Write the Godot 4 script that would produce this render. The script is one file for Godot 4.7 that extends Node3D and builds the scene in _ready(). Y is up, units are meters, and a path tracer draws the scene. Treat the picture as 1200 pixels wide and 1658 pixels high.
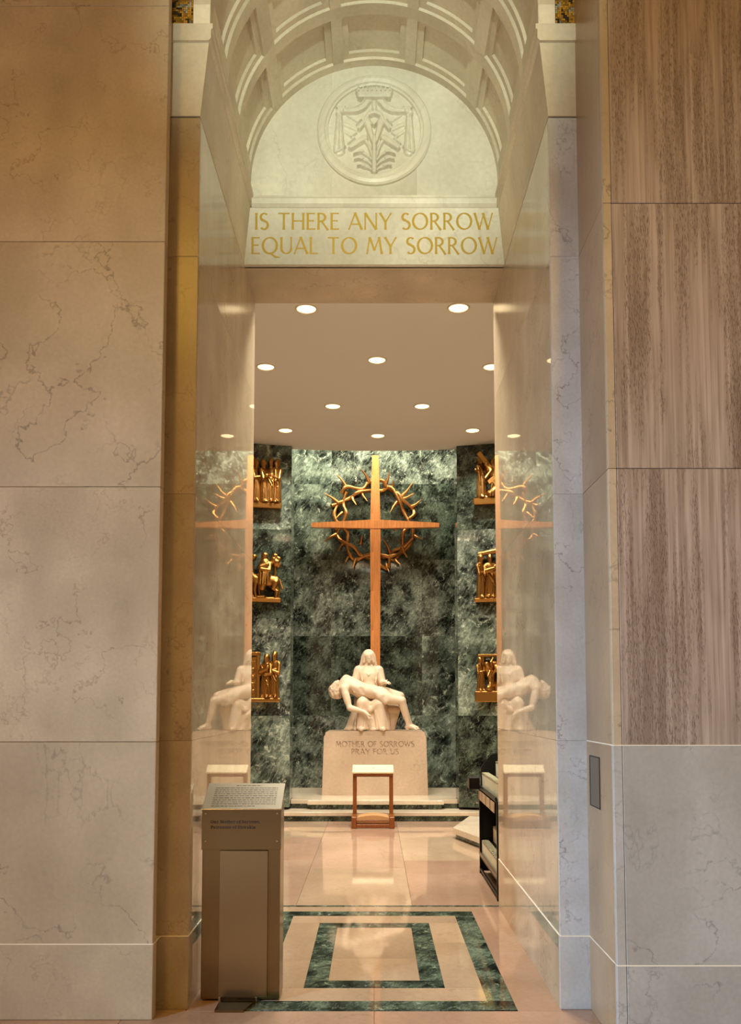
extends Node3D
# A marble doorway with a coffered vault, and the chapel behind it. Metres; y up; depths are measured away from the camera (-z).

var M := {}
var rng := RandomNumberGenerator.new()
var T0 := 0

func _ready() -> void:
	T0 = Time.get_ticks_msec()
	rng.seed = 4711
	make_camera()
	make_environment()
	make_daylight()
	make_materials()
	stage("materials")
	make_nave()
	make_floor()
	make_walls()
	make_passage()
	make_vault()
	make_chapel()
	stage("structure")
	make_downlights()
	make_plinth()
	make_statue()
	stage("statue")
	make_cross()
	make_crown()
	make_reliefs()
	stage("reliefs")
	make_medallion()
	make_kneeler()
	make_lectern()
	make_votive_rack()
	make_small_things()
	stage("done")

func stage(what: String) -> void:
	print(what, " ", Time.get_ticks_msec() - T0, " ms")

# ------------------------------------------------------------------ camera, sky, light

func make_camera() -> void:
	var cam := Camera3D.new()
	cam.name = "camera"
	cam.projection = Camera3D.PROJECTION_FRUSTUM
	cam.keep_aspect = Camera3D.KEEP_HEIGHT
	cam.near = 0.1
	cam.far = 80.0
	cam.size = 1658.0 / 1400.0 * 0.1
	cam.frustum_offset = Vector2(-6.0, 211.0) / 1400.0 * 0.1
	cam.position = Vector3(0, 1.6, 0)
	cam.rotation_degrees = Vector3(4.0, 0, 0)
	add_child(cam)
	cam.current = true

func make_environment() -> void:
	var e := Environment.new()
	e.background_mode = Environment.BG_COLOR
	e.background_color = Color(0.45, 0.5, 0.6)
	e.background_energy_multiplier = 1.0
	e.tonemap_mode = Environment.TONE_MAPPER_LINEAR
	e.tonemap_exposure = 1.0
	e.sdfgi_enabled = true
	e.ssao_enabled = true
	e.ssil_enabled = true
	var w := WorldEnvironment.new()
	w.name = "environment"
	w.environment = e
	add_child(w)

func area(called: String, at: Vector3, towards: Vector3, size: Vector2, color: Color, energy: float) -> void:
	var l := AreaLight3D.new()
	l.name = called
	l.area_size = size
	l.light_color = color
	l.light_energy = energy
	l.area_range = 40.0
	l.area_attenuation = 2.0
	l.shadow_enabled = true
	add_child(l)
	l.look_at_from_position(at, towards, Vector3.UP if absf((towards - at).normalized().y) < 0.95 else Vector3.BACK)

func spot(called: String, at: Vector3, towards: Vector3, angle: float, color: Color, energy: float, soft: float, fall: float = 1.0) -> void:
	var l := SpotLight3D.new()
	l.name = called
	l.spot_angle = angle
	l.spot_angle_attenuation = fall
	l.spot_range = 40.0
	l.spot_attenuation = 2.0
	l.light_color = color
	l.light_energy = energy
	l.light_size = soft
	l.shadow_enabled = true
	add_child(l)
	l.look_at_from_position(at, towards, Vector3.UP if absf((towards - at).normalized().y) < 0.95 else Vector3.BACK)

func make_daylight() -> void:
	# daylight: a bright strip of sky outside the hall's tall window, which lies on the left behind the camera
	area("window_daylight", Vector3(-9.0, 4.3, 1.5), Vector3(5.0, 1.0, -1.0), Vector2(3.6, 1.5), Color(0.75, 0.885, 1.0), DAY)
	# the two big lanterns of the nave
	area("lantern_light", Vector3(-2.6, 6.9, 1.5), Vector3(-2.6, 0, 1.0), Vector2(1.0, 1.0), Color(1.0, 0.77, 0.29), LANTERN)
	area("lantern_light_2", Vector3(2.6, 6.9, 1.5), Vector3(2.6, 0, 1.0), Vector2(1.0, 1.0), Color(1.0, 0.77, 0.29), LANTERN)
	# the floodlight that is turned on the arch
	spot("arch_floodlight_beam", Vector3(0.0, 4.2, 4.4), Vector3(0.0, 5.75, -6.3), 9.0, Color(0.95, 1.0, 0.91), FLOOD, 0.12)
	# tubes hidden in the slot above the back wall
	area("slot_light", Vector3(0.0, 6.12, -13.05), Vector3(0.0, 4.6, -13.75), Vector2(3.0, 0.25), Color(1.0, 0.97, 0.86), SLOT)

const DAY := 450.0
const LANTERN := 15.0
const FLOOD := 76.0
const SLOT := 12.0
const DOWN := 4.3

# ------------------------------------------------------------------ small helpers

func V(x: float, y: float, d: float) -> Vector3:
	return Vector3(x, y, -d)

func new_st() -> SurfaceTool:
	var st := SurfaceTool.new()
	st.begin(Mesh.PRIMITIVE_TRIANGLES)
	return st

func tri(st: SurfaceTool, a: Vector3, b: Vector3, c: Vector3, out: Vector3, uo: Vector2) -> void:
	var n := (b - a).cross(c - a)
	if n.length_squared() < 1e-16:
		return
	n = n.normalized()
	var p := [a, b, c]
	if n.dot(out) > 0.0:
		p = [a, c, b]
	else:
		n = -n
	var m := n.abs()
	for q: Vector3 in p:
		st.set_normal(n)
		var uv := Vector2(q.x, -q.y)
		if m.y > m.x and m.y > m.z:
			uv = Vector2(q.x, q.z)
		elif m.x > m.z:
			uv = Vector2(q.z, -q.y)
		st.set_uv(uv + uo)
		st.add_vertex(q)

func face(st: SurfaceTool, pts: Array, out: Vector3, uo := Vector2.ZERO) -> void:
	for i in range(1, pts.size() - 1):
		tri(st, pts[0], pts[i], pts[i + 1], out, uo)

func put_box(st: SurfaceTool, c: Vector3, size: Vector3, bevel := 0.0, uo := Vector2.ZERO, basis := Basis.IDENTITY) -> void:
	var h := size * 0.5
	var b := minf(bevel, minf(h.x, minf(h.y, h.z)) * 0.8)
	for a in 3:
		var u := (a + 1) % 3
		var w := (a + 2) % 3
		for s: float in [-1.0, 1.0]:
			var pts := []
			for k: Vector2 in [Vector2(-1, -1), Vector2(1, -1), Vector2(1, 1), Vector2(-1, 1)]:
				var v := Vector3.ZERO
				v[a] = s * h[a]
				v[u] = k.x * (h[u] - b)
				v[w] = k.y * (h[w] - b)
				pts.append(basis * v + c)
			var o := Vector3.ZERO
			o[a] = s
			face(st, pts, basis * o, uo)
			if b <= 0.0:
				continue
			for t: float in [-1.0, 1.0]:       # the edge between faces (a,s) and (u,t)
				var e := []
				for k: float in [-1.0, 1.0]:
					var v1 := Vector3.ZERO
					v1[a] = s * h[a]; v1[u] = t * (h[u] - b); v1[w] = k * (h[w] - b)
					var v2 := Vector3.ZERO
					v2[a] = s * (h[a] - b); v2[u] = t * h[u]; v2[w] = k * (h[w] - b)
					if k < 0.0:
						e = [basis * v1 + c, basis * v2 + c]
					else:
						e.append(basis * v2 + c)
						e.append(basis * v1 + c)
				var o2 := Vector3.ZERO
				o2[a] = s; o2[u] = t
				face(st, e, basis * o2, uo)
	if b > 0.0:
		for sx: float in [-1.0, 1.0]:
			for sy: float in [-1.0, 1.0]:
				for sz: float in [-1.0, 1.0]:
					var s3 := Vector3(sx, sy, sz)
					var q := []
					for a in 3:
						var v := s3 * (h - Vector3.ONE * b)
						v[a] = s3[a] * h[a]
						q.append(basis * v + c)
					face(st, q, basis * s3, uo)

func uvo() -> Vector2:
	return Vector2(rng.randf() * 7.0, rng.randf() * 7.0)

func commit(st: SurfaceTool, called: String, material: Material, parent: Node = self, at := Vector3.ZERO) -> MeshInstance3D:
	var o := MeshInstance3D.new()
	o.name = called
	o.mesh = st.commit()
	o.material_override = material
	o.position = at
	parent.add_child(o, true)
	return o

func from_mesh(mesh: Mesh, called: String, material: Material, parent: Node = self, at := Vector3.ZERO) -> MeshInstance3D:
	var o := MeshInstance3D.new()
	o.name = called
	o.mesh = mesh
	o.material_override = material
	o.position = at
	parent.add_child(o, true)
	return o

# a bevelled block given by its ranges in x, y and depth, in its own coordinates round its middle
func block(called: String, parent: Node, x0: float, x1: float, y0: float, y1: float, d0: float, d1: float, m: Material, bevel := 0.002) -> MeshInstance3D:
	var st := new_st()
	put_box(st, Vector3.ZERO, Vector3(absf(x1 - x0), absf(y1 - y0), absf(d1 - d0)), bevel, uvo())
	var mid := V((x0 + x1) * 0.5, (y0 + y1) * 0.5, (d0 + d1) * 0.5)
	if parent is Node3D and parent != self:
		mid -= (parent as Node3D).position
	return commit(st, called, m, parent, mid)

func thing(called: String, label: String, category: String, at := Vector3.ZERO, group := "") -> Node3D:
	var o := Node3D.new()
	o.name = called
	o.position = at
	add_child(o, true)
	tag(o, label, category, group)
	return o

func tag(o: Node, label: String, category: String, group := "") -> void:
	o.set_meta("label", label)
	o.set_meta("category", category)
	if group != "":
		o.set_meta("group", group)

func setting(called: String, label: String, at := Vector3.ZERO) -> Node3D:
	var o := Node3D.new()
	o.name = called
	o.position = at
	add_child(o, true)
	built(o, label)
	return o

func built(o: Node, label: String) -> Node:
	o.set_meta("kind", "structure")
	o.set_meta("label", label)
	o.set_meta("category", String(o.name).split("_")[0])
	return o

func tube(st: SurfaceTool, pts: Array, radii: Array, seg := 10, flat := Vector3.ONE) -> void:
	var n := pts.size()
	var rings := []
	var up := Vector3.UP
	var dir0: Vector3 = (pts[1] - pts[0]).normalized()
	if absf(dir0.dot(up)) > 0.9:
		up = Vector3.RIGHT
	for i in n:
		var d: Vector3 = (pts[mini(i + 1, n - 1)] - pts[maxi(i - 1, 0)]).normalized()
		var side := d.cross(up).normalized()
		up = side.cross(d).normalized()
		var ring := []
		for k in seg:
			var a := TAU * k / seg
			ring.append((side * cos(a) + up * sin(a)))
		rings.append(ring)
	for i in n - 1:
		for k in seg:
			var k2 := (k + 1) % seg
			var q := [[i, k], [i + 1, k], [i + 1, k2], [i, k2]]
			for t in [[0, 1, 2], [0, 2, 3]]:
				var P := []
				var N := []
				for j in t:
					var ij = q[j]
					var nn: Vector3 = rings[ij[0]][ij[1]]
					P.append(pts[ij[0]] + nn * float(radii[ij[0]]) * flat)
					N.append((nn / flat).normalized())
				emit(st, P, N)
	for e in [0, n - 1]:
		var c: Vector3 = pts[e]
		var o: Vector3 = (pts[0] - pts[1]) if e == 0 else (pts[n - 1] - pts[n - 2])
		for k in seg:
			var a1: Vector3 = pts[e] + rings[e][k] * float(radii[e]) * flat
			var b1: Vector3 = pts[e] + rings[e][(k + 1) % seg] * float(radii[e]) * flat
			tri(st, c, a1, b1, o, Vector2.ZERO)

func emit(st: SurfaceTool, P: Array, N: Array) -> void:
	var g: Vector3 = (P[1] - P[0]).cross(P[2] - P[0])
	if g.length_squared() < 1e-18:
		return
	var order := [0, 1, 2]
	if g.dot(N[0] + N[1] + N[2]) > 0.0:
		order = [0, 2, 1]
	for j in order:
		var nn: Vector3 = N[j]
		var p: Vector3 = P[j]
		st.set_normal(nn)
		st.set_uv(Vector2(p.x + p.z * 0.7, -p.y))
		st.add_vertex(p)

# a profile of (radius, height) turned round the y axis
func lathe(st: SurfaceTool, prof: Array, seg := 24, at := Vector3.ZERO) -> void:
	for i in prof.size() - 1:
		var a: Vector2 = prof[i]
		var b: Vector2 = prof[i + 1]
		var t := (b - a).normalized()
		var nr := Vector2(t.y, -t.x)
		for k in seg:
			var a0 := TAU * k / seg
			var a1 := TAU * (k + 1) / seg
			var c0 := Vector3(cos(a0), 0, sin(a0))
			var c1 := Vector3(cos(a1), 0, sin(a1))
			var p := [c0 * a.x + Vector3.UP * a.y, c1 * a.x + Vector3.UP * a.y, c1 * b.x + Vector3.UP * b.y, c0 * b.x + Vector3.UP * b.y]
			var n0 := c0 * nr.x + Vector3.UP * nr.y
			var n1 := c1 * nr.x + Vector3.UP * nr.y
			emit(st, [p[0] + at, p[1] + at, p[2] + at], [n0, n1, n1])
			emit(st, [p[0] + at, p[2] + at, p[3] + at], [n0, n1, n0])

# a flat polygon in the x-y plane, given thickness along z from z0 (back) to z1 (front)
func prism(st: SurfaceTool, poly: PackedVector2Array, z0: float, z1: float, xf := Transform3D.IDENTITY, uo := Vector2.ZERO) -> void:
	var idx := Geometry2D.triangulate_polygon(poly)
	for i in range(0, idx.size(), 3):
		for z: float in [z0, z1]:
			var q := []
			for j in 3:
				var p := poly[idx[i + j]]
				q.append(xf * Vector3(p.x, p.y, z))
			tri(st, q[0], q[1], q[2], xf.basis * Vector3(0, 0, signf(z - (z0 + z1) * 0.5)), uo)
	var cw := 1.0 if Geometry2D.is_polygon_clockwise(poly) else -1.0
	for i in poly.size():
		var a := poly[i]
		var b := poly[(i + 1) % poly.size()]
		var o := Vector2(-(b.y - a.y), b.x - a.x) * cw
		face(st, [xf * Vector3(a.x, a.y, z0), xf * Vector3(b.x, b.y, z0), xf * Vector3(b.x, b.y, z1), xf * Vector3(a.x, a.y, z1)], xf.basis * Vector3(o.x, o.y, 0), uo)

# a block bent round the z axis: radii, angles (radians from +x) and z range; centre at the origin
func arc_block(st: SurfaceTool, r0: float, r1: float, a0: float, a1: float, z0: float, z1: float, seg: int, uo: Vector2) -> void:
	for i in seg:
		var p := a0 + (a1 - a0) * i / seg
		var q := a0 + (a1 - a0) * (i + 1) / seg
		var u := Vector3(cos(p), sin(p), 0)
		var v := Vector3(cos(q), sin(q), 0)
		var Z0 := Vector3(0, 0, z0)
		var Z1 := Vector3(0, 0, z1)
		for rr: float in [r0, r1]:
			var s := -1.0 if rr == r0 else 1.0
			var P := [u * rr + Z0, v * rr + Z0, v * rr + Z1, u * rr + Z1]
			var N := [u * s, v * s, v * s, u * s]
			var U := [Vector2(p * r0, z0), Vector2(q * r0, z0), Vector2(q * r0, z1), Vector2(p * r0, z1)]
			for t in [[0, 1, 2], [0, 2, 3]]:
				var g: Vector3 = (P[t[1]] - P[t[0]]).cross(P[t[2]] - P[t[0]])
				var order: Array = t if g.dot(N[t[0]]) < 0.0 else [t[0], t[2], t[1]]
				for j in order:
					st.set_normal(N[j]); st.set_uv(U[j] + uo); st.add_vertex(P[j])
		face(st, [u * r0 + Z0, v * r0 + Z0, v * r1 + Z0, u * r1 + Z0], Vector3(0, 0, signf(z0 - z1)), uo)
		face(st, [u * r0 + Z1, v * r0 + Z1, v * r1 + Z1, u * r1 + Z1], Vector3(0, 0, signf(z1 - z0)), uo)
		if i == 0:
			face(st, [u * r0 + Z0, u * r1 + Z0, u * r1 + Z1, u * r0 + Z1], (u - v), uo)
		if i == seg - 1:
			face(st, [v * r0 + Z0, v * r1 + Z0, v * r1 + Z1, v * r0 + Z1], (v - u), uo)

# ------------------------------------------------------------------ blended round shapes, meshed as surface nets
# a piece: [from, to, radius from, radius to, blend, cut (0 or 1), depth factor]
func cap(a: Vector3, b: Vector3, ra: float, rb: float, k := 0.02, cut := 0, q := 1.0) -> Array:
	return [a, b, ra, rb, k, cut, q]

func nets(st: SurfaceTool, pieces: Array, cell: float, floor_y := -INF) -> void:
	var lo := Vector3.INF
	var hi := -Vector3.INF
	for p in pieces:
		if p[5] == 1:
			continue
		var r := maxf(p[2], p[3])
		var rv := Vector3(r, r, r / p[6])
		lo = lo.min((p[0] as Vector3).min(p[1]) - rv)
		hi = hi.max((p[0] as Vector3).max(p[1]) + rv)
	lo -= Vector3.ONE * cell * 2.6
	hi += Vector3.ONE * cell * 2.6
	var nx := int((hi.x - lo.x) / cell) + 2
	var ny := int((hi.y - lo.y) / cell) + 2
	var nz := int((hi.z - lo.z) / cell) + 2
	var f := PackedFloat32Array()
	f.resize(nx * ny * nz)
	f.fill(9.0)
	for p in pieces:
		var q: float = p[6]
		var a: Vector3 = p[0]
		var b: Vector3 = p[1]
		var ra: float = p[2]
		var dr: float = p[3] - p[2]
		var k: float = p[4]
		var cut: int = p[5]
		var r := maxf(p[2], p[3])
		var pad := k + cell * 2.2
		var l := a.min(b) - Vector3(r + pad, r + pad, r / q + pad)
		var h := a.max(b) + Vector3(r + pad, r + pad, r / q + pad)
		var x0 := maxi(0, int((l.x - lo.x) / cell)); var x1 := mini(nx - 1, int((h.x - lo.x) / cell) + 1)
		var y0 := maxi(0, int((l.y - lo.y) / cell)); var y1 := mini(ny - 1, int((h.y - lo.y) / cell) + 1)
		var z0 := maxi(0, int((l.z - lo.z) / cell)); var z1 := mini(nz - 1, int((h.z - lo.z) / cell) + 1)
		var sa := Vector3(a.x, a.y, a.z * q)
		var ba := Vector3(b.x, b.y, b.z * q) - sa
		var bb := maxf(ba.dot(ba), 1e-9)
		for z in range(z0, z1 + 1):
			var pz := (lo.z + z * cell) * q
			for y in range(y0, y1 + 1):
				var py := lo.y + y * cell
				var at := (z * ny + y) * nx + x0
				for x in range(x0, x1 + 1):
					var pa := Vector3(lo.x + x * cell, py, pz) - sa
					var t := clampf(pa.dot(ba) / bb, 0.0, 1.0)
					var d := (pa - ba * t).length() - ra - dr * t
					var o := f[at]
					if cut == 1:
						d = -d
						var hh := k - absf(o - d)
						f[at] = maxf(o, d) + (hh * hh * 0.25 / k if hh > 0.0 else 0.0)
					else:
						var hh2 := k - absf(o - d)
						f[at] = minf(o, d) - (hh2 * hh2 * 0.25 / k if hh2 > 0.0 else 0.0)
					at += 1
	if floor_y > -1e6:
		for z in nz:
			for y in ny:
				var under := floor_y - (lo.y + y * cell)
				if under < -cell * 3.0:
					continue
				for x in nx:
					var i := (z * ny + y) * nx + x
					f[i] = maxf(f[i], under)
	var vid := PackedInt32Array()
	vid.resize(nx * ny * nz)
	vid.fill(-1)
	var verts := PackedVector3Array()
	var norms := PackedVector3Array()
	var sx := 1
	var sy := nx
	var sz := nx * ny
	var corner := [0, sx, sy, sx + sy, sz, sz + sx, sz + sy, sz + sx + sy]
	var cpos := [Vector3(0, 0, 0), Vector3(1, 0, 0), Vector3(0, 1, 0), Vector3(1, 1, 0), Vector3(0, 0, 1), Vector3(1, 0, 1), Vector3(0, 1, 1), Vector3(1, 1, 1)]
	var edges := [[0, 1], [2, 3], [4, 5], [6, 7], [0, 2], [1, 3], [4, 6], [5, 7], [0, 4], [1, 5], [2, 6], [3, 7]]
	var v := PackedFloat32Array()
	v.resize(8)
	for z in nz - 1:
		for y in ny - 1:
			var row := (z * ny + y) * nx
			for x in nx - 1:
				var i := row + x
				if f[i] > cell * 3.0:
					continue
				var mask := 0
				for c in 8:
					v[c] = f[i + corner[c]]
					if v[c] < 0.0:
						mask |= 1 << c
				if mask == 0 or mask == 255:
					continue
				var sum := Vector3.ZERO
				var n := 0
				for e in edges:
					var va := v[e[0]]
					var vb := v[e[1]]
					if (va < 0.0) != (vb < 0.0):
						sum += (cpos[e[0]] as Vector3).lerp(cpos[e[1]], va / (va - vb))
						n += 1
				vid[i] = verts.size()
				verts.append(lo + (Vector3(x, y, z) + sum / n) * cell)
				norms.append(Vector3(v[1] + v[3] + v[5] + v[7] - v[0] - v[2] - v[4] - v[6], v[2] + v[3] + v[6] + v[7] - v[0] - v[1] - v[4] - v[5], v[4] + v[5] + v[6] + v[7] - v[0] - v[1] - v[2] - v[3]).normalized())
	for z in range(1, nz - 1):
		for y in range(1, ny - 1):
			for x in range(1, nx - 1):
				var i := (z * ny + y) * nx + x
				if vid[i] < 0 and vid[i - sx] < 0 and vid[i - sy] < 0 and vid[i - sz] < 0 and vid[i - sx - sy] < 0 and vid[i - sy - sz] < 0 and vid[i - sx - sz] < 0:
					continue
				var inside := f[i] < 0.0
				for ax in 3:
					var step: int = [sx, sy, sz][ax]
					if (f[i + step] < 0.0) == inside:
						continue
					var u: int = [sy, sz, sx][ax]
					var w: int = [sz, sx, sy][ax]
					var ids := [vid[i], vid[i - u], vid[i - u - w], vid[i - w]]
					if ids.min() < 0:
						continue
					for t in [[0, 1, 2], [0, 2, 3]]:
						emit(st, [verts[ids[t[0]]], verts[ids[t[1]]], verts[ids[t[2]]]], [norms[ids[t[0]]], norms[ids[t[1]]], norms[ids[t[2]]]])

# ------------------------------------------------------------------ materials

func noise_bytes(w: int, h: int, seed_: int, freq: float, octaves: int, ridged := false, warp := 0.0, gain := 0.5) -> PackedByteArray:
	var n := FastNoiseLite.new()
	n.seed = seed_
	n.noise_type = FastNoiseLite.TYPE_SIMPLEX_SMOOTH
	n.frequency = freq
	n.fractal_type = FastNoiseLite.FRACTAL_RIDGED if ridged else FastNoiseLite.FRACTAL_FBM
	n.fractal_octaves = octaves
	n.fractal_gain = gain
	if warp > 0.0:
		n.domain_warp_enabled = true
		n.domain_warp_amplitude = warp
		n.domain_warp_frequency = freq * 1.7
	var img := n.get_seamless_image(w, h, false, false, 0.12)
	img.convert(Image.FORMAT_L8)
	return img.get_data()

func to_texture(w: int, h: int, rgb: PackedByteArray) -> ImageTexture:
	return ImageTexture.create_from_image(Image.create_from_data(w, h, false, Image.FORMAT_RGB8, rgb))

func veined_texture(w: int, seed_: int, tint: Vector3) -> ImageTexture:
	var cloud := noise_bytes(w, w, seed_, 0.004, 5, false, 50.0)
	var band := noise_bytes(w, w, seed_ + 1, 0.0024, 3)
	var grain := noise_bytes(w, w, seed_ + 2, 0.09, 3)
	var rid := noise_bytes(w, w, seed_ + 3, 0.0034, 6, false, 25.0, 0.58)
	var rid2 := noise_bytes(w, w, seed_ + 4, 0.0075, 5, false, 20.0, 0.55)
	var out := PackedByteArray()
	out.resize(w * w * 3)
	for y in w:
		for x in w:
			var i := y * w + x
			var up := ((y >> 1) * w) + x                       # clouds drawn out upwards
			if y >= w / 2:
				up = ((w - 1 - y) >> 1) * w + x
			var c := cloud[i] / 255.0 * 0.5 + cloud[up] / 255.0 * 0.5
			var b := band[i] / 255.0
			var g := grain[i] / 255.0
			var v := 0.73 + 0.20 * c + 0.05 * g + 0.05 * b
			var k := 0.0
			# cracks follow the level lines of a rough field, and break off where another field is low
			k = clampf(1.0 - absf(rid[i] - 128.0) / 4.0, 0.0, 1.0) * clampf((b - 0.42) * 5.0, 0.0, 1.0)
			k = maxf(k, clampf(1.0 - absf(rid2[i] - 120.0) / 6.0, 0.0, 1.0) * 0.65 * clampf((cloud[i] / 255.0 - 0.55) * 6.0, 0.0, 1.0))
			k = maxf(k, clampf(1.0 - absf(rid2[up] - 150.0) / 5.0, 0.0, 1.0) * 0.45 * clampf((0.40 - b) * 6.0, 0.0, 1.0))
			k *= 0.45 + 0.55 * g
			if g > 0.90 and c > 0.55:
				v += 0.05
			out[i * 3] = int(clampf(v - k * tint.x, 0, 1) * 255.0)
			out[i * 3 + 1] = int(clampf(v - 0.015 * (1.0 - c) - k * tint.y, 0, 1) * 255.0)
			out[i * 3 + 2] = int(clampf(v - 0.04 * (1.0 - c) - k * tint.z, 0, 1) * 255.0)
	return to_texture(w, w, out)

func green_texture(w: int, seed_: int) -> ImageTexture:
	var big := noise_bytes(w, w, seed_, 0.005, 4, false, 60.0)
	var mid := noise_bytes(w, w, seed_ + 1, 0.020, 5, false, 40.0, 0.65)
	var vein := noise_bytes(w, w, seed_ + 2, 0.007, 4, false, 60.0, 0.48)
	var wisp := noise_bytes(w, w, seed_ + 3, 0.013, 5, false, 35.0, 0.6)
	var out := PackedByteArray()
	out.resize(w * w * 3)
	var black := Vector3(0.085, 0.095, 0.082)
	var deep := Vector3(0.295, 0.33, 0.295)
	var pale := Vector3(0.50, 0.545, 0.49)
	var white := Vector3(0.86, 0.87, 0.80)
	for y in w:
		for x in w:
			var i := y * w + x
			var slant := y * w + (2 * x + y) % w          # stretched along a slant, still without a seam
			var slant2 := ((x + 2 * y) % w) * w + (3 * x + y) % w
			var b := big[i] / 255.0
			var m := mid[slant] / 255.0 * 0.55 + mid[i] / 255.0 * 0.45
			var t := clampf((b - 0.5) * 1.05 + (m - 0.5) * 1.35 + 0.50, 0.0, 1.0)
			var c := deep.lerp(pale, (t - 0.45) / 0.55) if t > 0.45 else black.lerp(deep, t / 0.45)
			if m < 0.36:
				c = c.lerp(black, clampf((0.36 - m) * 8.0, 0.0, 0.9) * clampf((0.62 - b) * 6.0, 0.0, 1.0))
			var f := wisp[slant2]
			var f2 := wisp[slant]
			var k := maxf(clampf(1.0 - absf(f - 128.0) / 26.0, 0.0, 1.0), clampf(1.0 - absf(f2 - 120.0) / 22.0, 0.0, 1.0) * 0.8)
			k *= k * clampf((b - 0.30) * 2.6, 0.0, 1.0) * (0.25 + 0.75 * m) * 0.85
			var u := vein[i]
			k = maxf(k, clampf(1.0 - absf(u - 128.0) / 9.0, 0.0, 1.0) * clampf((mid[i] / 255.0 - 0.38) * 5.0, 0.0, 1.0))
			k = maxf(k, clampf(1.0 - absf(vein[slant] - 140.0) / 9.0, 0.0, 1.0) * clampf((0.60 - m) * 5.0, 0.0, 0.7))
			c = c.lerp(white, clampf(k, 0.0, 0.85))
			out[i * 3] = int(c.x * 255.0)
			out[i * 3 + 1] = int(c.y * 255.0)
			out[i * 3 + 2] = int(c.z * 255.0)
	return to_texture(w, w, out)

func travertine_texture(w: int, h: int, seed_: int) -> Array:
	var a := FastNoiseLite.new()
	a.seed = seed_
	a.frequency = 0.02
	a.fractal_octaves = 5
	a.fractal_gain = 0.72
	var p := FastNoiseLite.new()
	p.seed = seed_ + 5
	p.frequency = 0.10
	p.fractal_octaves = 3
	var out := PackedByteArray()
	out.resize(w * h * 3)
	var hgt := PackedByteArray()
	hgt.resize(w * h)
	var light := Vector3(0.79, 0.725, 0.67)
	var brown := Vector3(0.57, 0.50, 0.445)
	var fade := 90.0
	for y in h:
		var ang := TAU * y / h
		# a ring through the noise makes the upper edge meet the lower one
		var ca := cos(ang)
		var sa := sin(ang)
		for x in w:
			var i := y * w + x
			var s := a.get_noise_3d(x * 3.2, ca * 7.0, sa * 7.0)
			var wide := a.get_noise_3d(x * 0.35 + 900.0, ca * 4.0, sa * 4.0)
			var pit := p.get_noise_3d(x * 4.0, ca * 75.0, sa * 75.0)
			if x > w - fade:
				var k := (x - w + fade) / fade
				s = lerpf(s, a.get_noise_3d((x - w) * 3.2, ca * 7.0, sa * 7.0), k)
				wide = lerpf(wide, a.get_noise_3d((x - w) * 0.35 + 900.0, ca * 4.0, sa * 4.0), k)
			var t := clampf(s * 0.85 + wide * 1.15 + 0.48, 0.0, 1.0)
			var c := brown.lerp(light, t)
			var deep := clampf((pit - 0.16) * 5.0, 0.0, 1.0) * clampf((0.10 - wide) * 5.0, 0.0, 1.0)
			c = c.lerp(Vector3(0.40, 0.33, 0.28), deep * 0.62)
			out[i * 3] = int(c.x * 255.0)
			out[i * 3 + 1] = int(c.y * 255.0)
			out[i * 3 + 2] = int(c.z * 255.0)
			hgt[i] = int(255.0 * (1.0 - deep))
	return [to_texture(w, h, out), ImageTexture.create_from_image(Image.create_from_data(w, h, false, Image.FORMAT_L8, hgt))]

func wood_texture(w: int, h: int) -> ImageTexture:
	var n := FastNoiseLite.new()
	n.seed = 77
	n.frequency = 0.02
	n.fractal_octaves = 4
	var out := PackedByteArray()
	out.resize(w * h * 3)
	for y in h:
		for x in w:
			var s := n.get_noise_2d(x * 2.4, y * 0.10)
			var g := n.get_noise_2d(x * 9.0, y * 0.5)
			var v := 0.90 + s * 0.13 + g * 0.07
			var i := (y * w + x) * 3
			out[i] = int(clampf(v, 0, 1) * 255)
			out[i + 1] = int(clampf(v * 0.98, 0, 1) * 255)
			out[i + 2] = int(clampf(v * 0.94, 0, 1) * 255)
	return to_texture(w, h, out)

func mosaic_texture(n: int, px: int) -> ImageTexture:
	var img := Image.create(n * px, n * px, false, Image.FORMAT_RGB8)
	img.fill(Color(0.30, 0.24, 0.15))
	var r := RandomNumberGenerator.new()
	r.seed = 9
	var wave := FastNoiseLite.new()
	wave.seed = 3
	wave.frequency = 0.09
	for y in n:
		for x in n:
			var k := wave.get_noise_2d(x, y)
			var c := Color(0.72, 0.52, 0.16)
			if k > 0.22:
				c = Color(0.62, 0.60, 0.52)
			elif k < -0.28:
				c = Color(0.20, 0.17, 0.12)
			c = c * r.randf_range(0.65, 1.25)
			img.fill_rect(Rect2i(x * px + 1, y * px + 1, px - 1, px - 1), c.clamp())
	return ImageTexture.create_from_image(img)

func std(color: Color, rough: float, tex: Texture2D = null, scale := 1.0, metal := 0.0, specular := 0.5) -> StandardMaterial3D:
	var m := StandardMaterial3D.new()
	m.albedo_color = color
	m.roughness = rough
	m.metallic = metal
	m.metallic_specular = specular
	if tex:
		m.albedo_texture = tex
		m.uv1_scale = Vector3(scale, scale, scale)
	return m

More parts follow.
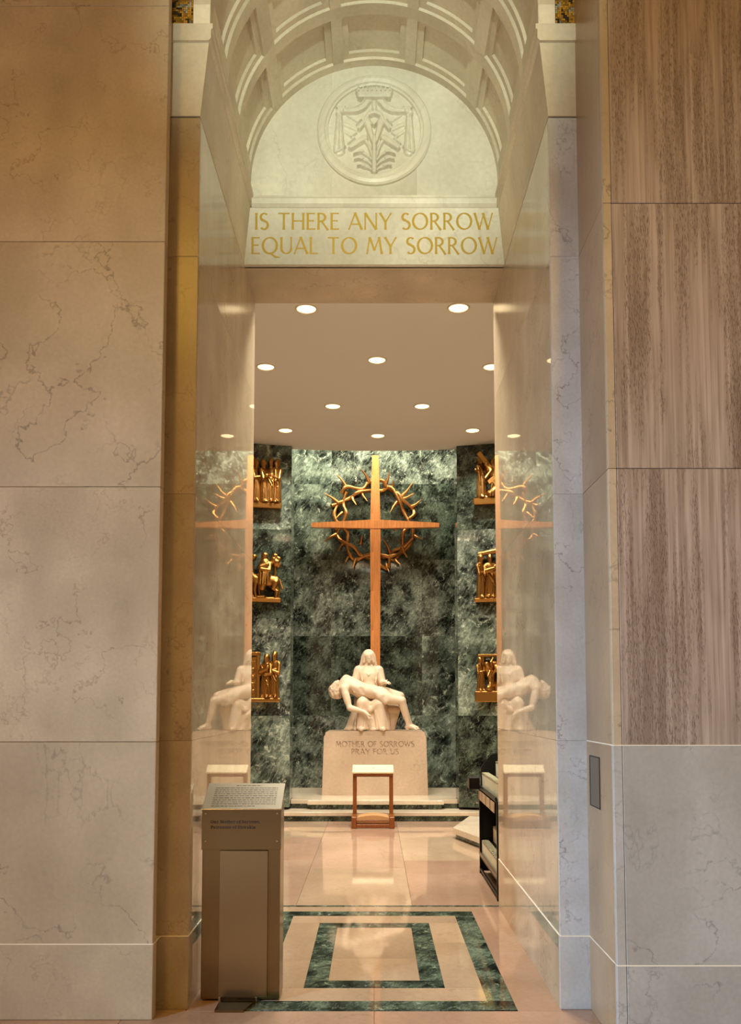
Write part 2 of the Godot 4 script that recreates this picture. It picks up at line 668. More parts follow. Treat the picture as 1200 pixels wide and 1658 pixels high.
func make_materials() -> void:
	var veined := veined_texture(1024, 11, Vector3(0.17, 0.20, 0.23))
	var veined2 := veined_texture(768, 57, Vector3(0.30, 0.30, 0.28))
	var soft := veined_texture(512, 33, Vector3(0.09, 0.10, 0.11))
	var green := green_texture(1024, 21)
	var green2 := green_texture(768, 91)
	var trav: Array = travertine_texture(1024, 768, 5)
	var wood := wood_texture(256, 512)
	# stones
	M.cream = std(Color(0.88, 0.81, 0.70), 0.42, veined, 0.42)
	M.cream_alt = std(Color(0.87, 0.80, 0.69), 0.42, veined2, 0.40)
	M.polished = std(Color(0.87, 0.80, 0.69), 0.015, veined, 0.36, 0.0, 0.40)
	M.honed = std(Color(0.87, 0.80, 0.69), 0.16, veined, 0.36, 0.0, 0.40)
	M.jamb_left = std(Color(0.80, 0.72, 0.585), 0.3, veined, 0.5)
	M.jamb_right = std(Color(0.91, 0.915, 0.93), 0.3, veined2, 0.62)
	M.plinth_grey = std(Color(0.82, 0.81, 0.79), 0.3, veined2, 0.45)
	M.tan = std(Color(0.77, 0.655, 0.525), 0.3, veined, 0.33)
	M.vault = std(Color(0.97, 0.93, 0.84), 0.5, soft, 0.5)
	M.lunette = std(Color(0.98, 0.96, 0.89), 0.35, soft, 0.4)
	M.travertine = std(Color(1, 1, 1), 0.5, trav[0], 0.5)
	M.travertine.heightmap_enabled = true
	M.travertine.heightmap_texture = trav[1]
	M.travertine.heightmap_scale = 0.12
	M.green = std(Color(1, 1, 1), 0.05, green, 0.5)
	M.green_alt = std(Color(0.98, 1.0, 0.99), 0.05, green2, 0.42)
	M.green_dark = std(Color(0.68, 0.71, 0.68), 0.05, green, 0.62)
	M.green_floor = std(Color(0.80, 0.86, 0.83), 0.06, green2, 0.8)
	M.step_cream = std(Color(0.98, 0.91, 0.81), 0.2, soft, 0.4)
	M.floor_pink = std(Color(0.83, 0.70, 0.605), 0.05, soft, 0.40)
	M.floor_pink_alt = std(Color(0.82, 0.675, 0.58), 0.05, soft, 0.45)
	M.floor_cream = std(Color(0.83, 0.72, 0.61), 0.05, soft, 0.42)
	M.floor_grout = std(Color(0.52, 0.42, 0.34), 0.8)
	M.joint = std(Color(0.42, 0.36, 0.29), 0.9)
	M.plaster = std(Color(0.89, 0.88, 0.86), 0.85)
	M.mortar = std(Color(0.97, 0.93, 0.85), 0.8)
	M.white_plaster = std(Color(0.80, 0.75, 0.68), 0.9)
	M.nave_stone = std(Color(0.66, 0.58, 0.48), 0.7, veined, 0.4)
	M.statue = std(Color(0.90, 0.80, 0.69), 0.5)
	M.statue.subsurf_scatter_enabled = true
	M.statue.subsurf_scatter_strength = 0.08
	M.plinth = std(Color(0.93, 0.82, 0.71), 0.3, soft, 0.4)
	M.plinth.uv1_triplanar = true
	# the rest
	M.wood = std(Color(0.93, 0.60, 0.35), 0.35, wood, 1.6)
	M.wood_dark = std(Color(0.62, 0.36, 0.155), 0.3, wood, 2.2)
	M.gold = std(Color(0.80, 0.67, 0.28), 0.4, null, 1.0, 0.2)
	M.bronze = std(Color(0.68, 0.50, 0.27), 0.34, null, 1.0, 1.0)
	M.bronze_thorn = std(Color(0.76, 0.54, 0.31), 0.34, null, 1.0, 0.9)
	M.steel = std(Color(0.57, 0.50, 0.365), 0.22, null, 1.0, 0.95)
	M.steel.anisotropy_enabled = true
	M.steel.anisotropy = 0.6
	M.steel_pale = std(Color(0.66, 0.60, 0.47), 0.24, null, 1.0, 0.95)
	M.steel_pale.anisotropy_enabled = true
	M.steel_pale.anisotropy = 0.6
	M.steel_plate = std(Color(0.58, 0.55, 0.49), 0.45, null, 1.0, 0.85)
	M.chrome = std(Color(0.85, 0.83, 0.80), 0.2, null, 1.0, 1.0)
	M.ink = std(Color(0.10, 0.06, 0.04), 0.6)
	M.black = std(Color(0.035, 0.03, 0.028), 0.4, null, 1.0, 0.3)
	M.rail = std(Color(0.42, 0.33, 0.25), 0.3, null, 1.0, 0.8)
	M.candle = std(Color(0.90, 0.90, 0.82), 0.3)
	M.brass_rim = std(Color(0.75, 0.74, 0.68), 0.25, null, 1.0, 0.7)
	M.cushion_pale = std(Color(0.91, 0.84, 0.69), 0.6)
	M.card = std(Color(0.74, 0.64, 0.52), 0.7)
	M.cushion = std(Color(0.80, 0.60, 0.40), 0.6)
	M.trim_white = std(Color(0.85, 0.80, 0.72), 0.5)
	M.mosaic = std(Color(1, 1, 1), 0.3, mosaic_texture(48, 8), 1.9)
	M.lens = std(Color(1, 0.95, 0.85), 0.5)
	M.lens.emission_enabled = true
	M.lens.emission = Color(1.0, 0.90, 0.70)
	M.lens.emission_energy_multiplier = 2.2
	M.lantern = std(Color(1, 0.85, 0.6), 0.5)
	M.lantern.emission_enabled = true
	M.lantern.emission = Color(1.0, 0.72, 0.38)
	M.lantern.emission_energy_multiplier = 1.6
	M.clear_pane = std(Color(0.9, 0.95, 1.0, 0.06), 0.02)
	M.clear_pane.transparency = BaseMaterial3D.TRANSPARENCY_ALPHA

# ------------------------------------------------------------------ the setting

const JZ := 4.65      # front of the door jambs
const FZ := 6.90      # far end of the passage
const HW := 0.98      # half the passage's width
const SPRING := 5.43  # top of the impost
const LINE := 4.886   # foot of the frieze
const CEIL := 5.247   # the chapel's ceiling
const COURSES := [0.375, 1.398, 2.737, 4.078, 5.42, 6.76, 8.6]

func make_nave() -> void:
	# the hall in which the photographer stands
	var w := setting("wall_nave_side", "plain stone side wall of the hall with its tall window")
	block("stone_face", w, -6.4, -6.0, 0, 9, 4.4, 0.3, M.nave_stone)
	block("stone_face", w, -6.4, -6.0, 0, 9, -3.3, -8.0, M.nave_stone)
	block("stone_face", w, -6.4, -6.0, 0, 0.45, 0.3, -3.3, M.nave_stone)
	block("stone_face", w, -6.4, -6.0, 4.0, 9, 0.3, -3.3, M.nave_stone)
	var win := setting("window_1", "tall daylit window of the hall with dark glazing bars")
	block("pane", win, -6.16, -6.155, 0.45, 4.0, 0.3, -3.3, M.clear_pane)
	for i in 4:
		block("glazing_bar", win, -6.10, -6.05, 0.45, 4.15, 0.28 - i * 1.2 + 0.02, 0.22 - i * 1.2 + 0.02, M.black)
	for i in 3:
		block("glazing_bar", win, -6.10, -6.05, 1.3 + i * 0.95, 1.35 + i * 0.95, 0.3, -3.3, M.black)
	var r := setting("wall_nave_far_side", "plain stone wall on the other side of the hall")
	block("stone_face", r, 6.0, 6.4, 0, 9, 4.4, -8.0, M.nave_stone)
	var b := setting("wall_back", "plain stone wall at the back of the hall")
	block("stone_face", b, -6.4, 6.4, 0, 9, -8.0, -8.4, M.nave_stone)
	var c := setting("ceiling_nave", "high plain ceiling of the hall")
	block("ceiling_plaster", c, -6.4, 6.4, 8.6, 9.0, 4.6, -8.4, M.white_plaster)
	for s: float in [-1.0, 1.0]:
		var l := thing("ceiling_lantern", "amber lantern hung from the hall ceiling", "lamp", Vector3(2.6 * s, 7.0, 1.5), "hall lanterns")
		var st := new_st()
		put_box(st, Vector3(0, 0.12, 0), Vector3(1.0, 0.2, 1.0), 0.04)
		commit(st, "glass_box", M.lantern, l)
		st = new_st()
		tube(st, [Vector3(0, 0.22, 0), Vector3(0, 1.6, 0)], [0.02, 0.02], 8)
		commit(st, "hanging_rod", M.black, l)
	var fl := thing("floodlight", "small black floodlight turned on the arch", "lamp", Vector3(0, 4.2, 4.55))
	var st2 := new_st()
	tube(st2, [Vector3(0, 0, 0.25), Vector3(0, 0, -0.02)], [0.08, 0.14], 16)
	commit(st2, "housing", M.black, fl)
	st2 = new_st()
	tube(st2, [Vector3(0, 0.05, 0.15), Vector3(0, 4.4, 0.15)], [0.02, 0.02], 8)
	commit(st2, "hanging_rod", M.black, fl)

func make_floor() -> void:
	var f := setting("floor", "polished pinkish marble floor with green bands")
	block("bed", f, -6.4, 6.4, -0.3, -0.03, -8.4, 14.4, M.floor_grout, 0.0)
	# hall
	var y0 := -0.03
	for i in 10:
		for j in 7:
			var x0 := -6.4 + i * 1.28
			var d0 := -8.4 + j * 1.86
			block("floor_slab", f, x0 + 0.001, x0 + 1.279, y0, 0.0, d0 + 0.001, d0 + 1.859, [M.floor_pink, M.floor_pink_alt][(i + j) % 2], 0.001)
	# passage: nested rectangles
	var A := [4.635, 6.775, 0.748]
	frame_band(f, A[0], A[1], A[2], 0.14, M.green_floor, "green_band")
	frame_band(f, 4.775, 6.635, 0.608, 0.21, M.floor_cream, "cream_band")
	frame_band(f, 4.985, 6.425, 0.398, 0.133, M.green_floor, "green_band")
	block("centre_slab", f, -0.264, 0.264, y0, 0.0, 5.119, 5.55, M.floor_cream, 0.0008)
	block("centre_slab", f, -0.264, 0.264, y0, 0.0, 5.551, 6.291, M.floor_cream, 0.0008)
	for s: float in [-1.0, 1.0]:
		block("jamb_filler_slab", f, s * 0.982, s * 1.2, y0, 0.0, 4.621, 4.72, M.floor_pink_alt, 0.0008)
		block("side_slab", f, s * 0.749, s * 0.98, y0, 0.0, 4.621, 6.925, M.floor_pink_alt, 0.0008)
	block("threshold_slab", f, -0.748, 0.748, y0, 0.0, 6.776, 6.925, M.floor_cream, 0.0008)
	block("green_strip", f, -4.4, 4.4, y0, 0.0, 6.927, 6.972, M.green_floor, 0.0008)
	# chapel: long slabs
	var xs := [-4.4, -3.4, -2.42, -1.44, -0.62, 0.30, 1.12, 2.1, 3.2, 4.4]
	for i in xs.size() - 1:
		var d := 6.974
		var k := 0
		while d < 12.3:
			var d2 := minf(d + (1.55 if (i + k) % 2 == 0 else 1.95), 12.3)
			block("floor_slab", f, xs[i] + 0.001, xs[i + 1] - 0.001, y0, 0.0, d, d2 - 0.002, [M.floor_pink, M.floor_pink_alt, M.floor_cream][(i * 2 + k) % 3], 0.0008)
			d = d2
			k += 1
	block("niche_bed", f, -4.4, 4.4, y0, -0.001, 12.3, 14.3, M.floor_cream, 0.0)

func frame_band(parent: Node, d0: float, d1: float, hw: float, w: float, m: Material, called: String) -> void:
	var e := 0.0006
	block(called, parent, -hw, -e, -0.03, 0.0, d0, d0 + w, m, 0.0008)
	block(called, parent, e, hw, -0.03, 0.0, d0, d0 + w, m, 0.0008)
	block(called, parent, -hw, hw, -0.03, 0.0, d1 - w, d1, m, 0.0008)
	for s: float in [-1.0, 1.0]:
		var mid := (d0 + d1) * 0.5 + 0.2 * s
		block(called, parent, s * hw, s * (hw - w), -0.03, 0.0, d0 + w + e, mid - e, m, 0.0008)
		block(called, parent, s * hw, s * (hw - w), -0.03, 0.0, mid + e, d1 - w - e, m, 0.0008)

func make_walls() -> void:
	# left: broad cream slabs, one step in front of the jamb
	var L := setting("wall_left", "broad cream marble slabs of the wall left of the doorway")
	block("core", L, -6.4, -1.16, 0, 8.6, 4.54, 5.2, M.joint, 0.0)
	var y := 0.0
	for i in COURSES.size():
		var y1: float = COURSES[i]
		var proud := 0.004 if i == 0 else 0.0
		block("base_slab" if i == 0 else "wall_slab", L, -3.2, -1.127 + proud, y + 0.001, y1 - 0.001, 4.495 - proud, 4.56, [M.cream, M.cream_alt][i % 2], 0.0025)
		block("base_slab" if i == 0 else "wall_slab", L, -6.4, -3.203, y + 0.001, y1 - 0.001, 4.495 - proud, 4.56, [M.cream_alt, M.cream][i % 2], 0.0025)
		y = y1
	mortar(L, -6.4, -1.126, 0.375, 4.4915, 4.53)
	mortar(L, -1.17, -1.123, 0.375, 4.494, 4.66)
	# right: a travertine pier on a grey marble foot, with a tan marble reveal
	var R := setting("wall_right", "travertine pier on a tall grey marble foot right of the doorway")
	block("core", R, 1.16, 6.4, 0, 8.6, 4.17, 5.2, M.joint, 0.0)
	y = 0.0
	for i in COURSES.size():
		var y1: float = COURSES[i]
		var proud := 0.004 if i == 0 else (0.002 if i == 1 else 0.0)
		var m: Material = M.plinth_grey if i < 2 else M.travertine
		var called := "base_slab" if i == 0 else ("foot_slab" if i == 1 else "travertine_slab")
		block(called, R, 1.180, 2.66, y + 0.001, y1 - 0.0015, 4.135 - proud, 4.2, m, 0.003)
		block(called, R, 2.663, 6.4, y + 0.001, y1 - 0.0015, 4.135 - proud, 4.2, m, 0.003)
		block("reveal_slab", R, 1.138 - proud, 1.178, y + 0.001, y1 - 0.001, 4.168, JZ + 0.02, M.tan, 0.002)
		block("corner_strip", R, 1.138 - proud, 1.178, y + 0.001, y1 - 0.001, 4.135 - proud, 4.166, M.plinth_grey if i < 2 else M.cream_alt, 0.002)
		y = y1
	for h: float in [0.375, 1.398]:
		mortar(R, 1.134 if h < 1 else 1.1355, 6.4, h, 4.1305, 4.17)
		mortar(R, 1.134 if h < 1 else 1.1365, 1.17, h, 4.135, JZ + 0.01)

# a pale pointed joint, a little proud of the stones
func mortar(parent: Node3D, x0: float, x1: float, y: float, d0: float, d1: float) -> void:
	block("mortar_joint", parent, x0, x1, y - 0.0028, y + 0.0028, d0, d1, M.mortar, 0.0005)

func make_passage() -> void:
	for s: float in [-1.0, 1.0]:
		var left := s < 0.0
		var P := setting("wall_passage_left" if left else "wall_passage_right", "polished cream marble jamb on the %s side of the passage" % ("lectern" if left else "candle rack"))
		block("core", P, s * 1.01, s * 1.5, 0, LINE, JZ + 0.03, FZ, M.joint, 0.0)
		var ys := [0.0, 0.375, 1.398, 2.737, 4.078, LINE]
		for i in 5:
			var proud := 0.004 if i == 0 else 0.0
			block("base_slab" if i == 0 else "polished_slab", P, s * (HW - proud), s * 1.008, ys[i] + 0.0004, ys[i + 1] - 0.0004, JZ - proud + 0.026, FZ, M.polished if i < 4 else M.honed, 0.0008)
			block("base_slab" if i == 0 else "front_slab", P, s * (HW - proud), s * 1.16, ys[i] + 0.0004, ys[i + 1] - 0.0004, JZ - proud, JZ + 0.024, M.jamb_left if left else M.jamb_right, 0.0018)
		mortar(P, s * (HW - 0.0045), s * 1.0, 0.375, JZ + 0.001, FZ)
		mortar(P, s * (HW - 0.0045), s * 1.14, 0.375, JZ - 0.0045, JZ + 0.01)
		# chapel side of the jamb
		block("far_face", P, s * 1.0, s * 1.5, 0.0, LINE, FZ + 0.001, FZ + 0.02, M.cream, 0.002)
		# frieze, leaning in, and the impost above it
		var st := new_st()
		var u := uvo()
		var a := [V(s * HW, LINE + 0.010, JZ), V(s * 1.16, LINE + 0.010, JZ), V(s * 1.16, 5.33, JZ), V(s * 0.937, 5.33, JZ)]
		var b := [V(s * HW, LINE + 0.010, 6.4), V(s * 1.16, LINE + 0.010, 6.4), V(s * 1.16, 5.33, 6.4), V(s * 0.937, 5.33, 6.4)]
		face(st, a, Vector3(0, 0, 1), u)
		face(st, b, Vector3(0, 0, -1), u)
		for i in 4:
			var j := (i + 1) % 4
			face(st, [a[i], a[j], b[j], b[i]], [Vector3(0, -1, 0), Vector3(s, 0, 0), Vector3(0, 1, 0), Vector3(-s, 0, 0)][i], u)
		commit(st, "frieze", M.vault, P)
		block("recessed_joint", P, s * 1.0, s * 1.16, LINE - 0.001, LINE + 0.011, JZ + 0.012, 6.4, M.joint, 0.0)
		var im := new_st()
		var prof := PackedVector2Array([Vector2(1.16, 5.33), Vector2(0.935, 5.33), Vector2(0.922, 5.345), Vector2(0.922, 5.395), Vector2(0.912, 5.402), Vector2(0.912, SPRING), Vector2(1.16, SPRING)])
		var pp := PackedVector2Array()
		for q in prof:
			pp.append(Vector2(q.x * s, q.y))
		prism(im, pp, -6.30, -JZ + 0.02, Transform3D.IDENTITY, uvo())
		commit(im, "impost", M.vault, P)
	# lintel with its gilded inscription
	var Lt := setting("wall_lintel", "pale marble lintel with a gilded two line inscription")
	block("soffit_block", Lt, -1.0, 1.0, LINE, 5.31, 6.32, FZ, M.cream, 0.002)
	var st2 := new_st()
	prism(st2, PackedVector2Array([Vector2(-HW, LINE), Vector2(HW, LINE), Vector2(0.937, 5.328), Vector2(-0.937, 5.328)]), -6.34, -6.283, Transform3D.IDENTITY, uvo())
	commit(st2, "inscription_slab", M.lunette, Lt)
	var im2 := new_st()
	prism(im2, PackedVector2Array([Vector2(6.40, 5.33), Vector2(6.282, 5.33), Vector2(6.262, 5.35), Vector2(6.255, 5.385), Vector2(6.268, 5.405), Vector2(6.268, 5.418), Vector2(6.30, SPRING), Vector2(6.40, SPRING)]), -0.925, 0.925, Transform3D(Basis(Vector3(0, 0, -1), Vector3.UP, Vector3(1, 0, 0)), Vector3.ZERO), uvo())
	commit(im2, "moulding", M.lunette, Lt)
	write_line(Lt, "IS THERE ANY SORROW", -0.898, 0.895, 5.156, 0.131, -6.2825, M.gold)
	write_line(Lt, "EQUAL TO MY SORROW", -0.925, 0.928, 4.966, 0.131, -6.2825, M.gold)

# ------------------------------------------------------------------ inscriptional capitals
# strokes: ["l", x0, y0, x1, y1, w0, w1] or ["a", cx, cy, rx, ry, deg0, deg1, turn of the stress]
func glyph(ch: String) -> Array:     # [advance, strokes]
	var T := 0.125
	var h := 0.075
	match ch:
		"I": return [0.13, [["l", 0.065, 0, 0.065, 1, T, T]]]
		"S": return [0.48, [["a", 0.245, 0.745, 0.185, 0.225, 40, 255, 0], ["a", 0.245, 0.265, 0.205, 0.245, 62, -140, 0], ["l", 0.135, 0.60, 0.40, 0.43, 0.115, 0.115]]]
		"T": return [0.62, [["l", 0.31, 0, 0.31, 0.97, T, T], ["l", 0.0, 0.965, 0.62, 0.965, h, h]]]
		"H": return [0.70, [["l", 0.065, 0, 0.065, 1, T, T], ["l", 0.635, 0, 0.635, 1, T, T], ["l", 0.1, 0.52, 0.6, 0.52, h, h]]]
		"E": return [0.47, [["l", 0.065, 0, 0.065, 1, T, T], ["l", 0.05, 0.965, 0.45, 0.965, h, h], ["l", 0.05, 0.53, 0.40, 0.53, h, h], ["l", 0.05, 0.035, 0.47, 0.035, h, h]]]
		"F": return [0.45, [["l", 0.065, 0, 0.065, 1, T, T], ["l", 0.05, 0.965, 0.45, 0.965, h, h], ["l", 0.05, 0.52, 0.39, 0.52, h, h]]]
		"R": return [0.60, [["l", 0.065, 0, 0.065, 1, T, T], ["a", 0.19, 0.735, 0.235, 0.235, 90, -90, 0], ["l", 0.05, 0.965, 0.22, 0.965, h, h], ["l", 0.05, 0.50, 0.22, 0.50, h, h], ["l", 0.24, 0.50, 0.58, -0.03, 0.10, 0.11]]]
		"P": return [0.50, [["l", 0.065, 0, 0.065, 1, T, T], ["a", 0.19, 0.715, 0.245, 0.255, 90, -90, 0], ["l", 0.05, 0.965, 0.22, 0.965, h, h], ["l", 0.05, 0.46, 0.22, 0.46, h, h]]]
		"A": return [0.72, [["l", 0.0, 0, 0.35, 1.0, 0.075, 0.08], ["l", 0.33, 1.02, 0.71, 0, T, T], ["l", 0.15, 0.33, 0.56, 0.33, h, h]]]
		"N": return [0.72, [["l", 0.06, 0, 0.06, 1, 0.085, 0.085], ["l", 0.05, 1.0, 0.66, 0.0, T, T], ["l", 0.66, 0, 0.66, 1, 0.085, 0.085]]]
		"Y": return [0.66, [["l", 0.33, 0, 0.33, 0.48, T, T], ["l", 0.03, 1, 0.34, 0.44, T, T], ["l", 0.64, 1, 0.34, 0.46, 0.08, 0.08]]]
		"O": return [0.86, [["a", 0.43, 0.50, 0.385, 0.475, 0, 360, 12]]]
		"Q": return [0.88, [["a", 0.43, 0.50, 0.385, 0.475, 0, 360, 12], ["l", 0.46, 0.06, 0.72, -0.17, 0.10, 0.10], ["l", 0.72, -0.17, 0.98, -0.20, 0.10, 0.03]]]
		"W": return [1.02, [["l", 0.02, 1, 0.29, 0, T, T], ["l", 0.28, 0, 0.52, 0.95, 0.07, 0.07], ["l", 0.48, 1.0, 0.75, 0, T, T], ["l", 0.74, 0, 0.99, 1, 0.07, 0.07]]]
		"U": return [0.66, [["l", 0.065, 0.34, 0.065, 1, T, T], ["a", 0.33, 0.34, 0.27, 0.305, 180, 360, 0], ["l", 0.60, 0.34, 0.60, 1, 0.085, 0.085]]]
		"L": return [0.46, [["l", 0.065, 0, 0.065, 1, T, T], ["l", 0.05, 0.035, 0.46, 0.035, h, h]]]
		"M": return [0.86, [["l", 0.03, 0, 0.17, 1, 0.08, 0.08], ["l", 0.16, 1.0, 0.43, 0.22, T, T], ["l", 0.42, 0.20, 0.69, 1.0, 0.075, 0.075], ["l", 0.68, 1, 0.83, 0, T, T]]]
	return [0.30, []]

func stroke_polys(s: Array) -> Array:
	var out := []
	if s[0] == "l":
		var a := Vector2(s[1], s[2])
		var b := Vector2(s[3], s[4])
		var d := (b - a).normalized()
		var n := Vector2(-d.y, d.x) * 0.5
		var m := a.lerp(b, 0.5)
		var w0: float = s[5]
		var w1: float = s[6]
		out.append(PackedVector2Array([a + n * w0 * 1.22, a.lerp(b, 0.14) + n * w0 * 0.97, m + n * (w0 + w1) * 0.45, b.lerp(a, 0.14) + n * w1 * 0.97, b + n * w1 * 1.22, b - n * w1 * 1.22, b.lerp(a, 0.14) - n * w1 * 0.97, m - n * (w0 + w1) * 0.45, a.lerp(b, 0.14) - n * w0 * 0.97, a - n * w0 * 1.22]))
	else:
		var c := Vector2(s[1], s[2])
		var seg := maxi(5, int(absf(s[6] - s[5]) / 20.0))
		for i in seg:
			var q := []
			for e in 2:
				var t := deg_to_rad(lerpf(s[5], s[6], float(i + e) / seg))
				var dir := Vector2(cos(t) * s[3], sin(t) * s[4])
				var w := 0.060 + 0.070 * absf(cos(t - deg_to_rad(s[7])))
				var nrm := Vector2(cos(t), sin(t))
				q.append([c + dir + nrm * w * 0.5, c + dir - nrm * w * 0.5])
			out.append(PackedVector2Array([q[0][0], q[1][0], q[1][1], q[0][1]]))
	return out

func letters(text: String, x0: float, x1: float, cap_h: float) -> Array:   # [letter, x, strokes], scaled to the width
	var gap := 0.115
	var total := -gap
	for ch in text:
		total += float(glyph(ch)[0]) + gap
	var sx := (x1 - x0) / (total * cap_h)
	var x := 0.0
	var out := []
	for ch in text:
		var g := glyph(ch)
		if not g[1].is_empty():
			out.append([ch, x0 + x * cap_h * sx, g[1], sx])
		x += float(g[0]) + gap
	return out

func write_line(parent: Node3D, text: String, x0: float, x1: float, y: float, cap_h: float, z: float, m: Material) -> void:
	for l in letters(text, x0, x1, cap_h):
		var st := new_st()
		var lift := 0.0
		for s in l[2]:
			for poly: PackedVector2Array in stroke_polys(s):
				lift += 0.00015      # strokes that cross lie in steps of their own
				prism(st, poly, -0.004, 0.001 + lift, Transform3D(Basis.from_scale(Vector3(cap_h * l[3], cap_h, 1)), Vector3.ZERO))
		commit(st, "letter", m, parent, Vector3(l[1], y, z))

# ------------------------------------------------------------------ the vault

const ARC_Y := 5.55
const ARC_R := 0.94

func make_vault() -> void:
	var vt := setting("ceiling_vault", "cream barrel vault with three rings of stepped coffers", Vector3(0, ARC_Y, 0))
	var out := ARC_R + 0.16
	for s: float in [-1.0, 1.0]:
		block("vault_foot", vt, s * ARC_R, s * 1.13, SPRING, ARC_Y, 4.712, 6.4, M.vault, 0.001)
	# transverse ribs
	var edges := [[4.712, 4.77], [5.20, 5.30], [5.73, 5.83], [6.26, 6.40]]
	for e in edges:
		var st := new_st()
		arc_block(st, ARC_R, out, 0, PI, -e[0], -e[1], 48, uvo())
		commit(st, "cross_rib", M.vault, vt)
	var half := deg_to_rad(14.3)
	var mids := [21.0, 56.5, 90.0, 123.5, 159.0]
	for k in 3:
		var z0: float = edges[k][1]
		var z1: float = edges[k + 1][0]
		var prev := 0.0
		for i in 6:
			var nxt := deg_to_rad(mids[i]) - half if i < 5 else PI
			var st := new_st()
			arc_block(st, ARC_R, out, prev, nxt, -z0, -z1, 4, uvo())
			commit(st, "long_rib", M.vault, vt)
			if i < 5:
				prev = deg_to_rad(mids[i]) + half
		for mdeg: float in mids:
			var a := deg_to_rad(mdeg)
			var st := new_st()
			var u := uvo()
			arc_block(st, ARC_R + 0.044, out, a - half, a + half, -z0, -z1, 10, u)
			# a step down to the sunk panel
			for step: Array in [[0.022, 0.048, 0.0]]:
				var r0: float = ARC_R + step[0]
				var w: float = step[1]
				var ins: float = step[2]
				var ai: float = ins / ARC_R
				var aw: float = w / ARC_R
				arc_block(st, r0, ARC_R + 0.048, a - half + ai, a + half - ai, -(z0 + ins), -(z0 + ins + w), 10, u)
				arc_block(st, r0, ARC_R + 0.048, a - half + ai, a + half - ai, -(z1 - ins - w), -(z1 - ins), 10, u)
				arc_block(st, r0, ARC_R + 0.048, a - half + ai, a - half + ai + aw, -(z0 + ins + w), -(z1 - ins - w), 2, u)
				arc_block(st, r0, ARC_R + 0.048, a + half - ai - aw, a + half - ai, -(z0 + ins + w), -(z1 - ins - w), 2, u)
			commit(st, "coffer", M.vault, vt)
	# the lunette wall closing the far end
	var lu := setting("wall_lunette", "pale marble half round wall under the vault")
	var seams := [-1.0, -0.325, 0.325, 1.0]
	for i in 3:
		var poly := PackedVector2Array([Vector2(seams[i] + 0.0002, SPRING), Vector2(seams[i + 1] - 0.0002, SPRING)])
		for k in 13:
			var x := lerpf(seams[i + 1] - 0.0002, seams[i] + 0.0002, k / 12.0)
			poly.append(Vector2(x, ARC_Y + sqrt(maxf(0.0, 1.02 * 1.02 - x * x))))
		var st := new_st()
		prism(st, poly, -FZ, -6.33, Transform3D.IDENTITY, uvo())
		commit(st, "lunette_slab", M.lunette, lu)
	# the arch's front and the mosaic spandrels above it
	var ar := setting("wall_arch", "gold mosaic wall above the arch with its plain stone rim", Vector3(0, ARC_Y, 0))
	var st3 := new_st()
	arc_block(st3, ARC_R - 0.012, ARC_R + 0.085, 0, PI, -(JZ - 0.012), -(JZ + 0.06), 48, uvo())
	put_box(st3, Vector3(-0.977, -0.06, -JZ - 0.024), Vector3(0.095, 0.12, 0.072))
	put_box(st3, Vector3(0.977, -0.06, -JZ - 0.024), Vector3(0.095, 0.12, 0.072))
	commit(st3, "arch_rim", M.vault, ar)
	var st4 := new_st()
	var r1 := ARC_R + 0.085
	for s: float in [-1.0, 1.0]:
		var poly2 := PackedVector2Array([Vector2(s * 1.15, SPRING - ARC_Y), Vector2(s * 1.15, 3.05), Vector2(0, 3.05)])
		for k in 17:
			var t := PI / 2 * (1.0 - k / 16.0)
			poly2.append(Vector2(s * cos(t) * r1, sin(t) * r1))
		poly2.append(Vector2(s * r1, SPRING - ARC_Y))
		prism(st4, poly2, -(JZ + 0.06), -(JZ + 0.01))
	var mo := commit(st4, "mosaic", M.mosaic, ar)
	mo.set_meta("kind", "stuff")
	block("upper_core", ar, -1.16, 1.16, 6.72, 8.6, JZ + 0.06, 5.2, M.joint, 0.0)
	block("top_shell", ar, -1.5, 1.5, 6.72, 6.9, JZ + 0.06, FZ, M.joint, 0.0)

# ------------------------------------------------------------------ the chapel

